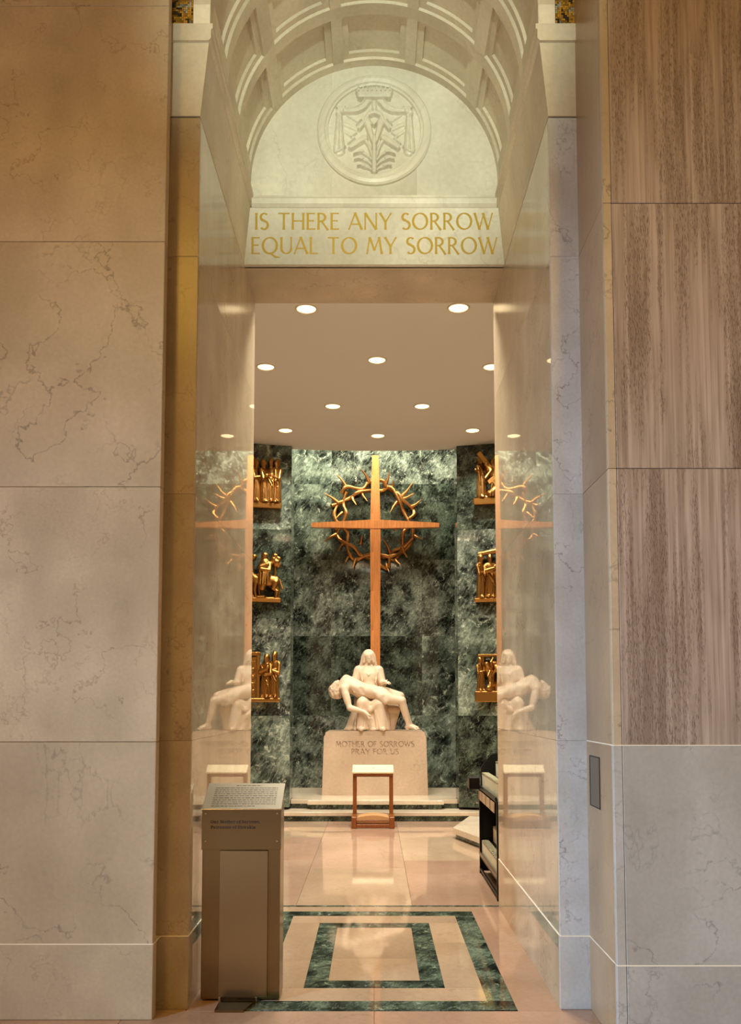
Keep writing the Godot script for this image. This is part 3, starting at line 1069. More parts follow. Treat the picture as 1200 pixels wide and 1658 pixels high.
func make_chapel() -> void:
	# ceiling with its bowed edge
	var ce := setting("ceiling", "plain beige chapel ceiling with a bowed edge before the green wall")
	var poly := PackedVector2Array([Vector2(-4.4, FZ + 0.02), Vector2(4.4, FZ + 0.02)])
	for k in 33:
		var x := 4.4 - 8.8 * k / 32.0
		poly.append(Vector2(x, 12.325 - 0.085 * x * x / 1.44))
	var st := new_st()
	prism(st, poly, CEIL, CEIL + 0.12, Transform3D(Basis(Vector3.RIGHT, Vector3(0, 0, -1), Vector3.UP), Vector3.ZERO), uvo())
	commit(st, "ceiling_plaster", M.plaster, ce)
	block("slot_front", ce, -2.6, 2.6, CEIL + 0.12, 6.5, 11.75, 11.8, M.white_plaster, 0.0)
	block("slot_top", ce, -2.6, 2.6, 6.5, 6.6, 11.75, 14.3, M.white_plaster, 0.0)
	block("slot_end", ce, -2.7, -2.6, CEIL - 0.2, 6.6, 11.75, 14.3, M.white_plaster, 0.0)
	block("slot_end", ce, 2.6, 2.7, CEIL - 0.2, 6.6, 11.75, 14.3, M.white_plaster, 0.0)
	var lamp := thing("strip_lamp", "long white strip lamp hidden in the slot above green wall", "lamp", Vector3(0, 6.2, -13.0))
	var s2 := new_st()
	put_box(s2, Vector3.ZERO, Vector3(3.1, 0.06, 0.3), 0.01)
	commit(s2, "housing", M.trim_white, lamp)
	# side walls and the wall the passage comes through
	for s: float in [-1.0, 1.0]:
		var w := setting("wall_chapel_left" if s < 0 else "wall_chapel_right", "plain cream side wall of the chapel %s" % ("on the lectern side" if s < 0 else "behind the candle rack"))
		block("cream_face", w, s * 3.9, s * 4.2, 0, 6.6, FZ, 14.3, M.cream, 0.0)
		block("entrance_face", w, s * 1.5, s * 4.2, 0, CEIL + 0.3, FZ - 0.15, FZ + 0.02, M.cream, 0.0)
	var en := setting("wall_entrance", "cream wall above the doorway on the chapel side")
	block("cream_face", en, -1.5, 1.5, LINE + 0.002, 6.7, FZ + 0.001, FZ + 0.02, M.cream, 0.0)
	# green marble back wall of large slabs
	var bw := setting("wall_green_back", "tall green marble back wall of large veined slabs")
	block("core", bw, -4.2, 4.2, 0, 6.6, 13.985, 14.3, M.joint, 0.0)
	var xs := [-2.6, -2.08, -0.697, 0.772, 2.16, 2.6]
	var ys := [0.2, 1.395, 2.675, 3.92, 5.17, 6.5]
	var tones := [M.green, M.green_dark, M.green_alt, M.green, M.green_alt, M.green_dark, M.green]
	for i in 5:
		for j in 5:
			block("green_slab", bw, xs[i] + 0.0003, xs[i + 1] - 0.0003, ys[j] + 0.0003, ys[j + 1] - 0.0003, 13.94, 13.984, tones[(i * 3 + j * 2) % 7], 0.0006)
	# side panels that carry the bronze reliefs, turned a little towards the middle
	for s: float in [-1.0, 1.0]:
		var pw := setting("wall_panel_left" if s < 0 else "wall_panel_right", "green marble side panel carrying bronze reliefs on the %s side" % ("lectern" if s < 0 else "candle rack"))
		var pys := [0.16, 1.42, 2.78, 4.03, CEIL - 0.002]
		for j in 4:
			for i in 2:
				var xa: float = [1.172, 2.30][i]
				var xb: float = [2.298, 3.9][i]
				var da := 12.08 - (xa - 1.172) * 0.22
				var db := 12.08 - (xb - 1.172) * 0.22
				var st2 := new_st()
				var u := uvo()
				var y0: float = pys[j] + 0.001
				var y1: float = pys[j + 1] - 0.001
				var q := [V(s * xa, y0, da), V(s * xb, y0, db), V(s * xb, y0, db + 0.42), V(s * xa, y0, da + 0.42)]
				var p := []
				for v: Vector3 in q:
					p.append(Vector3(v.x, y1, v.z))
				face(st2, q, Vector3.DOWN, u)
				face(st2, p, Vector3.UP, u)
				var outs := [Vector3(0, 0, 1), Vector3(s, 0, 0), Vector3(0, 0, -1), Vector3(-s, 0, 0)]
				for k in 4:
					var k2 := (k + 1) % 4
					face(st2, [q[k], q[k2], p[k2], p[k]], outs[k], u)
				commit(st2, "green_slab", [M.green_alt, M.green, M.green_dark, M.green_alt][(j + i) % 4] if s < 0 else [M.green_dark, M.green_alt, M.green, M.green_dark][(j + i) % 4], pw)
	# the two low steps before the back wall
	var lo := setting("floor_step_lower", "low cream step over a recessed green marble riser")
	block("green_riser", lo, -3.8, 3.8, 0, 0.072, 11.845, 12.3, M.green_floor, 0.001)
	block("cream_tread", lo, -3.8, 3.8, 0.074, 0.124, 11.805, 12.6, M.step_cream, 0.003)
	var hi := setting("floor_step_upper", "broad upper cream step carrying the statue plinth")
	block("green_riser", hi, -1.168, 1.168, 0.126, 0.19, 12.26, 12.99, M.green_floor, 0.001)
	block("green_riser", hi, -0.895, 0.935, 0.126, 0.19, 12.14, 12.258, M.green_floor, 0.001)
	block("cream_tread", hi, -1.168, 1.168, 0.192, 0.247, 12.215, 12.518, M.step_cream, 0.002)
	block("cream_tread", hi, -2.5, 2.5, 0.192, 0.247, 12.519, 13.94, M.step_cream, 0.001)
	block("green_riser", hi, -2.5, 2.5, 0.0, 0.19, 13.0, 13.94, M.green_floor, 0.001)
	block("cream_tread", hi, -0.925, 0.965, 0.192, 0.247, 12.09, 12.213, M.step_cream, 0.003)
	# the corner of a side platform
	var sp := setting("floor_step_side", "many sided cream platform corner on a green riser behind the candle rack")
	for e: Array in [["green_riser", 0.0, 0.058, 0.03, M.green_floor], ["cream_tread", 0.06, 0.125, 0.0, M.step_cream]]:
		var st5 := new_st()
		var i0: float = e[3]
		var pl := PackedVector2Array([Vector2(0.93 + i0 * 1.3, 10.36), Vector2(1.30 + i0, 9.14 + i0), Vector2(2.6, 8.9 + i0), Vector2(3.6, 9.6), Vector2(3.6, 11.4), Vector2(1.24 + i0, 11.4 - i0)])
		prism(st5, pl, e[1], e[2], Transform3D(Basis(Vector3.RIGHT, Vector3(0, 0, -1), Vector3.UP), Vector3.ZERO), uvo())
		commit(st5, e[0], e[4], sp)

func make_downlights() -> void:
	var spots := [[-0.63, 7.79, "just inside the doorway beside the lectern side jamb"], [0.78, 7.77, "just inside the doorway on the candle rack side"], [-1.18, 9.18, "second row, lectern side"], [1.28, 9.18, "half hidden by the candle rack side jamb"], [0.03, 8.99, "alone on the middle line of the second row"], [-0.51, 10.43, "third row, lectern side"], [0.59, 10.43, "third row, candle rack side"], [-1.19, 11.38, "before the lectern side reliefs"], [1.32, 11.38, "before the candle rack side reliefs"], [0.05, 11.61, "right before the top of the cross"], [-0.42, 7.17, "behind the lintel, washing the lectern side jamb"], [0.46, 7.17, "behind the lintel, washing the candle rack side jamb"]]
	for s in spots:
		var d := thing("downlight", "round warm recessed ceiling light " + String(s[2]), "light", V(s[0], CEIL, s[1]), "chapel downlights")
		var st := new_st()
		lathe(st, [Vector2(0.088, -0.001), Vector2(0.092, -0.008), Vector2(0.104, -0.006), Vector2(0.108, 0.0), Vector2(0.088, 0.0), Vector2(0.088, -0.001)], 32)
		commit(st, "trim_ring", M.trim_white, d)
		st = new_st()
		lathe(st, [Vector2(0.0005, -0.004), Vector2(0.06, -0.0035), Vector2(0.087, -0.001), Vector2(0.087, 0.0), Vector2(0.0005, 0.0)], 32)
		commit(st, "lens", M.lens, d)
		spot("downlight_beam", V(s[0], CEIL - 0.03, s[1]), V(s[0], 0, s[1]), 62.0, Color(1.0, 0.97, 0.90), DOWN, 0.09, 0.6)

# ------------------------------------------------------------------ plinth and statue

func make_plinth() -> void:
	var p := thing("plinth", "broad pale marble plinth carved MOTHER OF SORROWS PRAY FOR US under statue", "plinth", V(0.012, 0.247, 12.785))
	var body := CSGCombiner3D.new()
	body.name = "carved_body"
	p.add_child(body)
	var shell := CSGPolygon3D.new()
	shell.name = "shell"
	shell.polygon = PackedVector2Array([Vector2(-0.778, 0), Vector2(0.778, 0), Vector2(0.752, 0.864), Vector2(-0.752, 0.864)])
	shell.depth = 0.85
	shell.material = M.plinth
	body.add_child(shell)      # its front lies at z = 0, its back at -0.85
	for row: Array in [["MOTHER OF SORROWS", -0.575, 0.575, 0.708, 0.082], ["PRAY FOR US", -0.345, 0.345, 0.600, 0.078]]:
		for l in letters(row[0], row[1], row[2], row[4]):
			for s in l[2]:
				for poly: PackedVector2Array in stroke_polys(s):
					var c := CSGPolygon3D.new()
					c.name = "letter_cut"
					c.operation = CSGShape3D.OPERATION_SUBTRACTION
					var pp := PackedVector2Array()
					for q in poly:
						pp.append(Vector2(q.x * row[4] * l[3] + l[1], q.y * row[4] + row[3]))
					if Geometry2D.is_polygon_clockwise(pp):
						pp.reverse()
					c.polygon = pp
					c.depth = 0.03
					c.position.z = 0.012
					c.material = M.plinth
					body.add_child(c, true)
	var st := new_st()
	var poly2 := PackedVector2Array([Vector2(-0.738, 0.864), Vector2(0.738, 0.864), Vector2(0.732, 0.918), Vector2(0.715, 0.927)])
	for k in 13:
		var x := lerpf(0.70, -0.70, k / 12.0)
		poly2.append(Vector2(x, 0.930 + 0.010 * (1.0 - (x / 0.70) * (x / 0.70))))
	poly2.append(Vector2(-0.715, 0.927))
	poly2.append(Vector2(-0.732, 0.918))
	prism(st, poly2, -0.83, -0.015)
	commit(st, "cap", M.plinth, p)

func fingers(list: Array, from: Vector3, tips: Array, spread: Vector3, r: float) -> void:
	for i in tips.size():
		var root := from + spread * (i - (tips.size() - 1) * 0.5)
		var tip: Vector3 = tips[i]
		var mid := root.lerp(tip, 0.55) + Vector3(0, 0.010, 0.006)
		list.append(cap(root, mid, r, r * 0.92, 0.004))
		list.append(cap(mid, tip, r * 0.92, r * 0.7, 0.004))

func make_statue() -> void:
	var s := thing("statue", "pale marble statue of a seated veiled woman holding a man's body across her lap", "statue", V(0.012, 1.1875, 13.20))
	# --- seated woman
	var w := [
		cap(Vector3(-0.10, 1.04, -0.01), Vector3(-0.10, 0.95, -0.02), 0.052, 0.062),
		cap(Vector3(-0.235, 0.905, -0.03), Vector3(0.045, 0.905, -0.03), 0.078, 0.078, 0.04),
		cap(Vector3(-0.10, 0.86, -0.01), Vector3(-0.09, 0.66, 0.02), 0.125, 0.13, 0.05),
		cap(Vector3(-0.155, 0.83, 0.06), Vector3(-0.155, 0.80, 0.065), 0.062, 0.062, 0.05),
		cap(Vector3(-0.03, 0.83, 0.06), Vector3(-0.03, 0.80, 0.065), 0.062, 0.062, 0.05),
		cap(Vector3(-0.255, 0.905, -0.02), Vector3(-0.315, 0.68, 0.03), 0.070, 0.062, 0.02),
		cap(Vector3(-0.315, 0.68, 0.03), Vector3(-0.20, 0.60, 0.22), 0.056, 0.045, 0.02),
		cap(Vector3(0.062, 0.90, -0.02), Vector3(0.115, 0.70, 0.04), 0.070, 0.058, 0.02),
		cap(Vector3(0.115, 0.70, 0.04), Vector3(0.13, 0.715, 0.24), 0.054, 0.034, 0.02),
		# lap and legs under the robe
		cap(Vector3(-0.16, 0.42, -0.05), Vector3(-0.185, 0.405, 0.31), 0.165, 0.085, 0.05),
		cap(Vector3(0.03, 0.42, -0.05), Vector3(0.055, 0.385, 0.31), 0.165, 0.085, 0.05),
		cap(Vector3(-0.185, 0.405, 0.31), Vector3(-0.205, 0.05, 0.335), 0.085, 0.062, 0.03),
		cap(Vector3(0.055, 0.385, 0.31), Vector3(0.105, 0.05, 0.335), 0.085, 0.075, 0.03),
		cap(Vector3(-0.07, 0.33, 0.22), Vector3(-0.06, 0.03, 0.27), 0.075, 0.105, 0.05),
		cap(Vector3(-0.24, 0.33, 0.10), Vector3(-0.37, 0.02, 0.17), 0.10, 0.075, 0.04),
		cap(Vector3(-0.36, 0.06, 0.12), Vector3(-0.44, 0.0, 0.16), 0.045, 0.035, 0.03),
		cap(Vector3(0.10, 0.30, 0.10), Vector3(0.14, 0.02, 0.20), 0.12, 0.095, 0.04),
		cap(Vector3(-0.08, 0.30, -0.10), Vector3(-0.08, 0.0, -0.10), 0.20, 0.24, 0.05),
		# hem and feet
		cap(Vector3(-0.205, 0.03, 0.36), Vector3(-0.205, 0.02, 0.415), 0.050, 0.036, 0.012),
		cap(Vector3(0.11, 0.03, 0.36), Vector3(0.125, 0.02, 0.41), 0.050, 0.034, 0.012),
		cap(Vector3(-0.05, 0.015, 0.36), Vector3(-0.01, 0.015, 0.375), 0.030, 0.028, 0.012),
		cap(Vector3(-0.32, 0.015, 0.24), Vector3(-0.29, 0.015, 0.30), 0.035, 0.03, 0.015),
	]
	# folds of the robe
	for fo: Array in [[-0.135, 0.40, -0.115, 0.03, 0.385], [-0.145, 0.30, -0.155, 0.03, 0.40], [-0.01, 0.36, 0.035, 0.03, 0.385], [0.02, 0.28, 0.075, 0.03, 0.405], [-0.075, 0.30, -0.055, 0.03, 0.345], [0.135, 0.36, 0.185, 0.03, 0.33], [-0.265, 0.36, -0.30, 0.03, 0.29], [-0.24, 0.30, -0.255, 0.04, 0.36]]:
		w.append(cap(Vector3(fo[0], fo[1], fo[4] - 0.03), Vector3(fo[2], fo[3], fo[4]), 0.010, 0.022, 0.018))
	for sw: Array in [[-0.185, 0.478, -0.075, 0.385, 0.05, 0.458, 0.32], [-0.175, 0.42, -0.075, 0.30, 0.045, 0.40, 0.355]]:
		w.append(cap(Vector3(sw[0], sw[1], sw[6]), Vector3(sw[2], sw[3], sw[6] - 0.02), 0.026, 0.030, 0.035))
		w.append(cap(Vector3(sw[2], sw[3], sw[6] - 0.02), Vector3(sw[4], sw[5], sw[6]), 0.030, 0.026, 0.035))
	for g: Array in [[-0.165, 0.935, -0.10, 0.83], [-0.035, 0.935, -0.095, 0.83], [-0.225, 0.89, -0.19, 0.74], [0.035, 0.89, 0.01, 0.72], [-0.12, 0.80, -0.14, 0.68], [-0.07, 0.80, -0.05, 0.68]]:
		w.append(cap(Vector3(g[0], g[1], 0.050), Vector3(g[2], g[3], 0.140), 0.012, 0.011, 0.010))
	var st := new_st()
	nets(st, w, 0.0115, 0.0)
	# head and veil, on a finer grid
	var hd := [
		cap(Vector3(-0.098, 1.135, -0.035), Vector3(-0.098, 1.085, -0.04), 0.097, 0.10, 0.02),
		cap(Vector3(-0.175, 1.11, -0.015), Vector3(-0.205, 0.95, -0.02), 0.034, 0.042, 0.03),
		cap(Vector3(-0.025, 1.11, -0.015), Vector3(0.005, 0.93, -0.02), 0.034, 0.040, 0.03),
		cap(Vector3(-0.19, 1.0, -0.05), Vector3(-0.235, 0.955, -0.05), 0.03, 0.03, 0.03),
		cap(Vector3(-0.098, 1.12, 0.026), Vector3(-0.092, 1.062, 0.042), 0.070, 0.050, 0.008),
		cap(Vector3(-0.095, 1.05, 0.01), Vector3(-0.098, 0.96, 0.0), 0.047, 0.055, 0.012),
		cap(Vector3(-0.093, 1.116, 0.090), Vector3(-0.091, 1.088, 0.101), 0.007, 0.010, 0.008),
		cap(Vector3(-0.106, 1.060, 0.086), Vector3(-0.078, 1.060, 0.087), 0.006, 0.006, 0.008),
		cap(Vector3(-0.104, 1.051, 0.084), Vector3(-0.080, 1.051, 0.085), 0.006, 0.006, 0.008),
		cap(Vector3(-0.092, 1.028, 0.070), Vector3(-0.092, 1.026, 0.070), 0.022, 0.022, 0.016),
		cap(Vector3(-0.121, 1.107, 0.104), Vector3(-0.115, 1.106, 0.107), 0.010, 0.011, 0.010, 1),
		cap(Vector3(-0.070, 1.106, 0.108), Vector3(-0.064, 1.107, 0.106), 0.011, 0.010, 0.010, 1),
		# the hair drawn back under the veil, and the veil's hem
		cap(Vector3(-0.155, 1.155, 0.045), Vector3(-0.172, 1.03, 0.035), 0.016, 0.020, 0.010),
		cap(Vector3(-0.042, 1.155, 0.045), Vector3(-0.020, 1.03, 0.035), 0.016, 0.020, 0.010),
		cap(Vector3(-0.155, 1.155, 0.045), Vector3(-0.098, 1.195, 0.040), 0.016, 0.016, 0.010),
		cap(Vector3(-0.098, 1.195, 0.040), Vector3(-0.042, 1.155, 0.045), 0.016, 0.016, 0.010),
	]
	nets(st, hd, 0.0052)
	var hand := [cap(Vector3(0.125, 0.715, 0.22), Vector3(0.15, 0.722, 0.285), 0.032, 0.026, 0.01), cap(Vector3(0.15, 0.722, 0.285), Vector3(0.178, 0.712, 0.305), 0.026, 0.022, 0.01)]
	fingers(hand, Vector3(0.178, 0.712, 0.305), [Vector3(0.225, 0.712, 0.285), Vector3(0.236, 0.700, 0.305), Vector3(0.230, 0.688, 0.322), Vector3(0.212, 0.678, 0.336)], Vector3(0.002, -0.008, 0.013), 0.0085)
	hand.append(cap(Vector3(0.15, 0.735, 0.28), Vector3(0.185, 0.752, 0.30), 0.011, 0.008, 0.008))
	nets(st, hand, 0.0055)
	commit(st, "seated_woman", M.statue, s)
	# --- the man lying across her lap
	var m := [
		cap(Vector3(-0.55, 0.625, 0.23), Vector3(-0.45, 0.69, 0.20), 0.050, 0.062, 0.03),
		cap(Vector3(-0.435, 0.775, 0.07), Vector3(-0.45, 0.625, 0.29), 0.066, 0.066, 0.04),
		cap(Vector3(-0.415, 0.70, 0.17), Vector3(-0.22, 0.605, 0.22), 0.122, 0.112, 0.05),
		cap(Vector3(-0.34, 0.66, 0.29), Vector3(-0.27, 0.63, 0.30), 0.050, 0.045, 0.04),
		cap(Vector3(-0.36, 0.735, 0.19), Vector3(-0.28, 0.70, 0.20), 0.055, 0.05, 0.04),
		cap(Vector3(-0.22, 0.60, 0.22), Vector3(-0.04, 0.575, 0.25), 0.105, 0.092, 0.05),
		cap(Vector3(-0.04, 0.575, 0.25), Vector3(0.13, 0.525, 0.26), 0.095, 0.108, 0.05),
		# near leg
		cap(Vector3(0.12, 0.485, 0.31), Vector3(0.395, 0.445, 0.335), 0.095, 0.062, 0.04),
		cap(Vector3(0.40, 0.44, 0.335), Vector3(0.495, 0.10, 0.30), 0.060, 0.034, 0.02),
		cap(Vector3(0.42, 0.36, 0.31), Vector3(0.455, 0.24, 0.295), 0.050, 0.046, 0.03),
		cap(Vector3(0.495, 0.07, 0.29), Vector3(0.60, 0.035, 0.335), 0.038, 0.026, 0.02),
		# far leg
		cap(Vector3(0.12, 0.565, 0.19), Vector3(0.375, 0.515, 0.20), 0.095, 0.062, 0.04),
		cap(Vector3(0.38, 0.51, 0.20), Vector3(0.525, 0.10, 0.19), 0.058, 0.034, 0.02),
		cap(Vector3(0.53, 0.07, 0.18), Vector3(0.635, 0.035, 0.215), 0.038, 0.026, 0.02),
		# hanging arm
		cap(Vector3(-0.465, 0.62, 0.315), Vector3(-0.375, 0.335, 0.40), 0.058, 0.042, 0.025),
		cap(Vector3(-0.43, 0.52, 0.35), Vector3(-0.41, 0.44, 0.37), 0.050, 0.046, 0.03),
		cap(Vector3(-0.375, 0.335, 0.40), Vector3(-0.15, 0.275, 0.445), 0.044, 0.028, 0.015),
		cap(Vector3(-0.34, 0.325, 0.41), Vector3(-0.28, 0.31, 0.42), 0.043, 0.042, 0.02),
		# loin cloth
		cap(Vector3(-0.06, 0.63, 0.30), Vector3(0.05, 0.50, 0.37), 0.026, 0.03, 0.02),
		cap(Vector3(0.00, 0.645, 0.29), Vector3(0.11, 0.52, 0.385), 0.026, 0.03, 0.02),
		cap(Vector3(0.07, 0.63, 0.28), Vector3(0.19, 0.52, 0.355), 0.024, 0.03, 0.03),
		cap(Vector3(0.02, 0.56, 0.36), Vector3(0.15, 0.43, 0.37), 0.030, 0.045, 0.03),
	]
	for i in 5:   # ribs
		var rx := -0.34 + i * 0.035
		m.append(cap(Vector3(rx, 0.615 - i * 0.012, 0.315), Vector3(rx + 0.035, 0.555 - i * 0.008, 0.322), 0.009, 0.007, 0.012))
	m.append(cap(Vector3(-0.20, 0.62, 0.352), Vector3(-0.18, 0.56, 0.352), 0.020, 0.020, 0.03, 1))
	var sm := new_st()
	nets(sm, m, 0.0115, 0.0)
	var mh := [
		cap(Vector3(-0.615, 0.590, 0.235), Vector3(-0.600, 0.555, 0.23), 0.084, 0.082, 0.02),
		cap(Vector3(-0.615, 0.625, 0.255), Vector3(-0.580, 0.690, 0.262), 0.070, 0.048, 0.02),
		cap(Vector3(-0.555, 0.62, 0.23), Vector3(-0.49, 0.66, 0.215), 0.050, 0.054, 0.02),
		cap(Vector3(-0.568, 0.715, 0.27), Vector3(-0.548, 0.735, 0.268), 0.030, 0.018, 0.02),
		cap(Vector3(-0.668, 0.628, 0.300), Vector3(-0.668, 0.652, 0.306), 0.009, 0.012, 0.014),
		cap(Vector3(-0.680, 0.612, 0.262), Vector3(-0.632, 0.600, 0.306), 0.012, 0.012, 0.022),
		cap(Vector3(-0.640, 0.682, 0.292), Vector3(-0.612, 0.688, 0.300), 0.009, 0.008, 0.012),
		cap(Vector3(-0.638, 0.638, 0.322), Vector3(-0.636, 0.640, 0.322), 0.014, 0.014, 0.008, 1),
		cap(Vector3(-0.684, 0.648, 0.286), Vector3(-0.683, 0.648, 0.286), 0.014, 0.014, 0.008, 1),
		cap(Vector3(-0.570, 0.595, 0.315), Vector3(-0.575, 0.575, 0.312), 0.014, 0.012, 0.006),
		# hair hanging back
		cap(Vector3(-0.640, 0.545, 0.255), Vector3(-0.600, 0.500, 0.245), 0.045, 0.032, 0.02),
		cap(Vector3(-0.585, 0.545, 0.285), Vector3(-0.560, 0.490, 0.265), 0.040, 0.026, 0.02),
		cap(Vector3(-0.555, 0.555, 0.22), Vector3(-0.530, 0.500, 0.20), 0.045, 0.03, 0.02),
		cap(Vector3(-0.660, 0.580, 0.295), Vector3(-0.630, 0.520, 0.290), 0.022, 0.018, 0.012),
	]
	nets(sm, mh, 0.0055)
	var h2 := [cap(Vector3(-0.16, 0.277, 0.443), Vector3(-0.118, 0.245, 0.452), 0.029, 0.028, 0.01), cap(Vector3(-0.118, 0.245, 0.452), Vector3(-0.085, 0.185, 0.455), 0.028, 0.030, 0.01)]
	fingers(h2, Vector3(-0.085, 0.18, 0.455), [Vector3(-0.030, 0.165, 0.472), Vector3(-0.028, 0.142, 0.47), Vector3(-0.045, 0.118, 0.462), Vector3(-0.068, 0.105, 0.455)], Vector3(-0.013, -0.009, -0.003), 0.0095)
	h2.append(cap(Vector3(-0.105, 0.24, 0.468), Vector3(-0.062, 0.222, 0.488), 0.012, 0.009, 0.008))
	nets(sm, h2, 0.0055)
	var feet := [cap(Vector3(0.50, 0.075, 0.29), Vector3(0.585, 0.04, 0.33), 0.036, 0.028, 0.012), cap(Vector3(0.53, 0.075, 0.18), Vector3(0.62, 0.04, 0.21), 0.036, 0.028, 0.012), cap(Vector3(0.48, 0.05, 0.28), Vector3(0.485, 0.04, 0.28), 0.034, 0.032, 0.012)]
	for i in 5:
		feet.append(cap(Vector3(0.588, 0.028, 0.31 + i * 0.011), Vector3(0.632 - i * 0.005, 0.018, 0.325 + i * 0.012), 0.012, 0.009, 0.004))
		feet.append(cap(Vector3(0.622, 0.030, 0.19 + i * 0.011), Vector3(0.668 - i * 0.005, 0.022, 0.205 + i * 0.012), 0.012, 0.009, 0.004))
	nets(sm, feet, 0.0055, 0.0)
	commit(sm, "lying_man", M.statue, s)
	# --- the rock she sits on
	var rk := new_st()
	nets(rk, [cap(Vector3(0.20, 0.33, 0.0), Vector3(0.33, 0.335, 0.02), 0.045, 0.045, 0.01), cap(Vector3(0.20, 0.30, 0.12), Vector3(0.33, 0.31, 0.12), 0.06, 0.055, 0.03), cap(Vector3(0.24, 0.30, 0.02), Vector3(0.23, 0.03, 0.02), 0.12, 0.075, 0.03), cap(Vector3(0.29, 0.28, 0.06), Vector3(0.24, 0.0, 0.08), 0.085, 0.06, 0.03), cap(Vector3(-0.05, 0.30, -0.12), Vector3(-0.05, 0.0, -0.12), 0.17, 0.17, 0.02), cap(Vector3(0.10, 0.28, -0.08), Vector3(0.12, 0.02, -0.08), 0.12, 0.11, 0.02)], 0.013, 0.0)
	commit(rk, "rock_seat", M.statue, s)

# ------------------------------------------------------------------ cross and crown

func make_cross() -> void:
	var c := thing("cross", "tall orange brown wooden cross with tapering arms before the green wall", "cross", V(0.018, 0.248, 13.70))
	var st := new_st()
	# upright: narrow at both ends, widest where the arms meet
	var post := PackedVector2Array([Vector2(-0.068, 0), Vector2(0.068, 0), Vector2(0.083, 4.20), Vector2(0.052, 5.322), Vector2(-0.052, 5.322), Vector2(-0.083, 4.20)])
	prism(st, post, -0.045, 0.045)
	commit(st, "upright", M.wood, c)
	for s: float in [-1.0, 1.0]:
		st = new_st()
		prism(st, PackedVector2Array([Vector2(s * 0.07, 4.132), Vector2(s * 1.022, 4.152), Vector2(s * 1.022, 4.222), Vector2(s * 0.07, 4.272)]), -0.042, 0.049)
		commit(st, "arm", M.wood, c)
	st = new_st()
	put_box(st, Vector3(0, 4.2, 0.0), Vector3(0.16, 0.142, 0.1), 0.003)
	commit(st, "joint_block", M.wood, c)

func make_crown() -> void:
	# angles and radii were read from the twigs: each branch bends at its thorns
	var c := thing("crown_of_thorns", "bronze crown of thorny twigs fixed to the green wall behind the cross", "crown", V(0.018, 4.44, 13.86))
	var px := 0.00985
	var branches := [
		# points in pixels from the middle of the crown (right, up)
		[[-56, 57], [-47, 67], [-22, 64], [-10, 76], [10, 78], [17, 70], [27, 63], [38, 55], [45, 45], [60, 34], [64, 22], [56, 14]],
		[[-72, 35], [-60, 41], [-42, 49], [-27, 58], [-8, 61], [12, 62], [26, 66], [40, 43], [46, 28], [56, 8], [62, -6], [57, -28], [46, -40], [28, -48], [10, -50]],
		[[-48, 60], [-53, 40], [-48, 22], [-57, 2], [-64, -12], [-52, -26], [-36, -33], [-25, -46], [-10, -52], [4, -62], [20, -70]],
		[[-62, 40], [-68, 20], [-60, 4], [-46, -8], [-46, -30], [-42, -46], [-32, -54], [-12, -46], [16, -48], [32, -54], [44, -34], [46, -10], [58, 2]],
		[[22, -68], [24, -50], [32, -38], [48, -32], [62, -18]],
	]
	var n := 0
	for b in branches:
		var pts := []
		var rad := []
		var P := []
		for i in b.size():
			P.append(Vector3(b[i][0] * px, b[i][1] * px, 0.035 * sin(n * 1.7 + i * 1.9)))
		for i in P.size() - 1:
			var p0: Vector3 = P[maxi(i - 1, 0)]
			var p1: Vector3 = P[i]
			var p2: Vector3 = P[i + 1]
			var p3: Vector3 = P[mini(i + 2, P.size() - 1)]
			for k in 4:
				pts.append(p1.cubic_interpolate(p2, p0, p3, k / 4.0))
				rad.append(0.025 + 0.010 * absf(cos(PI * k / 4.0)))
		pts.append(P[-1])
		rad.append(0.02)
		var st := new_st()
		tube(st, pts, rad, 8)
		commit(st, "twig", M.bronze_thorn, c)
		n += 1
	var thorns := [[-47, 65, -62, 85], [-10, 76, -22, 94], [16, 70, 23, 90], [27, 64, 30, 76], [42, 50, 60, 72], [42, 46, 62, 55], [36, 42, 26, 26], [60, 34, 74, 44], [-62, 41, -82, 54], [-24, 60, -14, 44], [-38, 49, -32, 38], [58, 2, 72, 4], [60, -12, 76, -20], [34, -2, 56, 8], [34, -4, 20, 4], [-64, -12, -82, -24], [-64, -4, -72, 8], [-46, 0, -32, 6], [-46, 0, -58, 8], [-25, -28, -22, -14], [-32, -54, -36, -68], [-40, -44, -48, -58], [44, -34, 52, -50], [32, -54, 40, -62], [18, -62, 22, -74], [26, -46, 12, -20], [-52, -26, -60, -40], [-54, 24, -64, 14]]
	for t in thorns:
		var a := Vector3(t[0] * px, t[1] * px, 0.0)
		var b2 := Vector3((t[0] + (t[2] - t[0]) * 1.12) * px, (t[1] + (t[3] - t[1]) * 1.12) * px, 0.05)
		var st := new_st()
		var mid := a.lerp(b2, 0.45) + Vector3((b2 - a).y, -(b2 - a).x, 0) * 0.05
		tube(st, [a, a.lerp(mid, 0.5), mid, b2.lerp(mid, 0.3), b2], [0.036, 0.029, 0.020, 0.011, 0.002], 8)
		commit(st, "thorn", M.bronze_thorn, c)

# ------------------------------------------------------------------ bronze reliefs

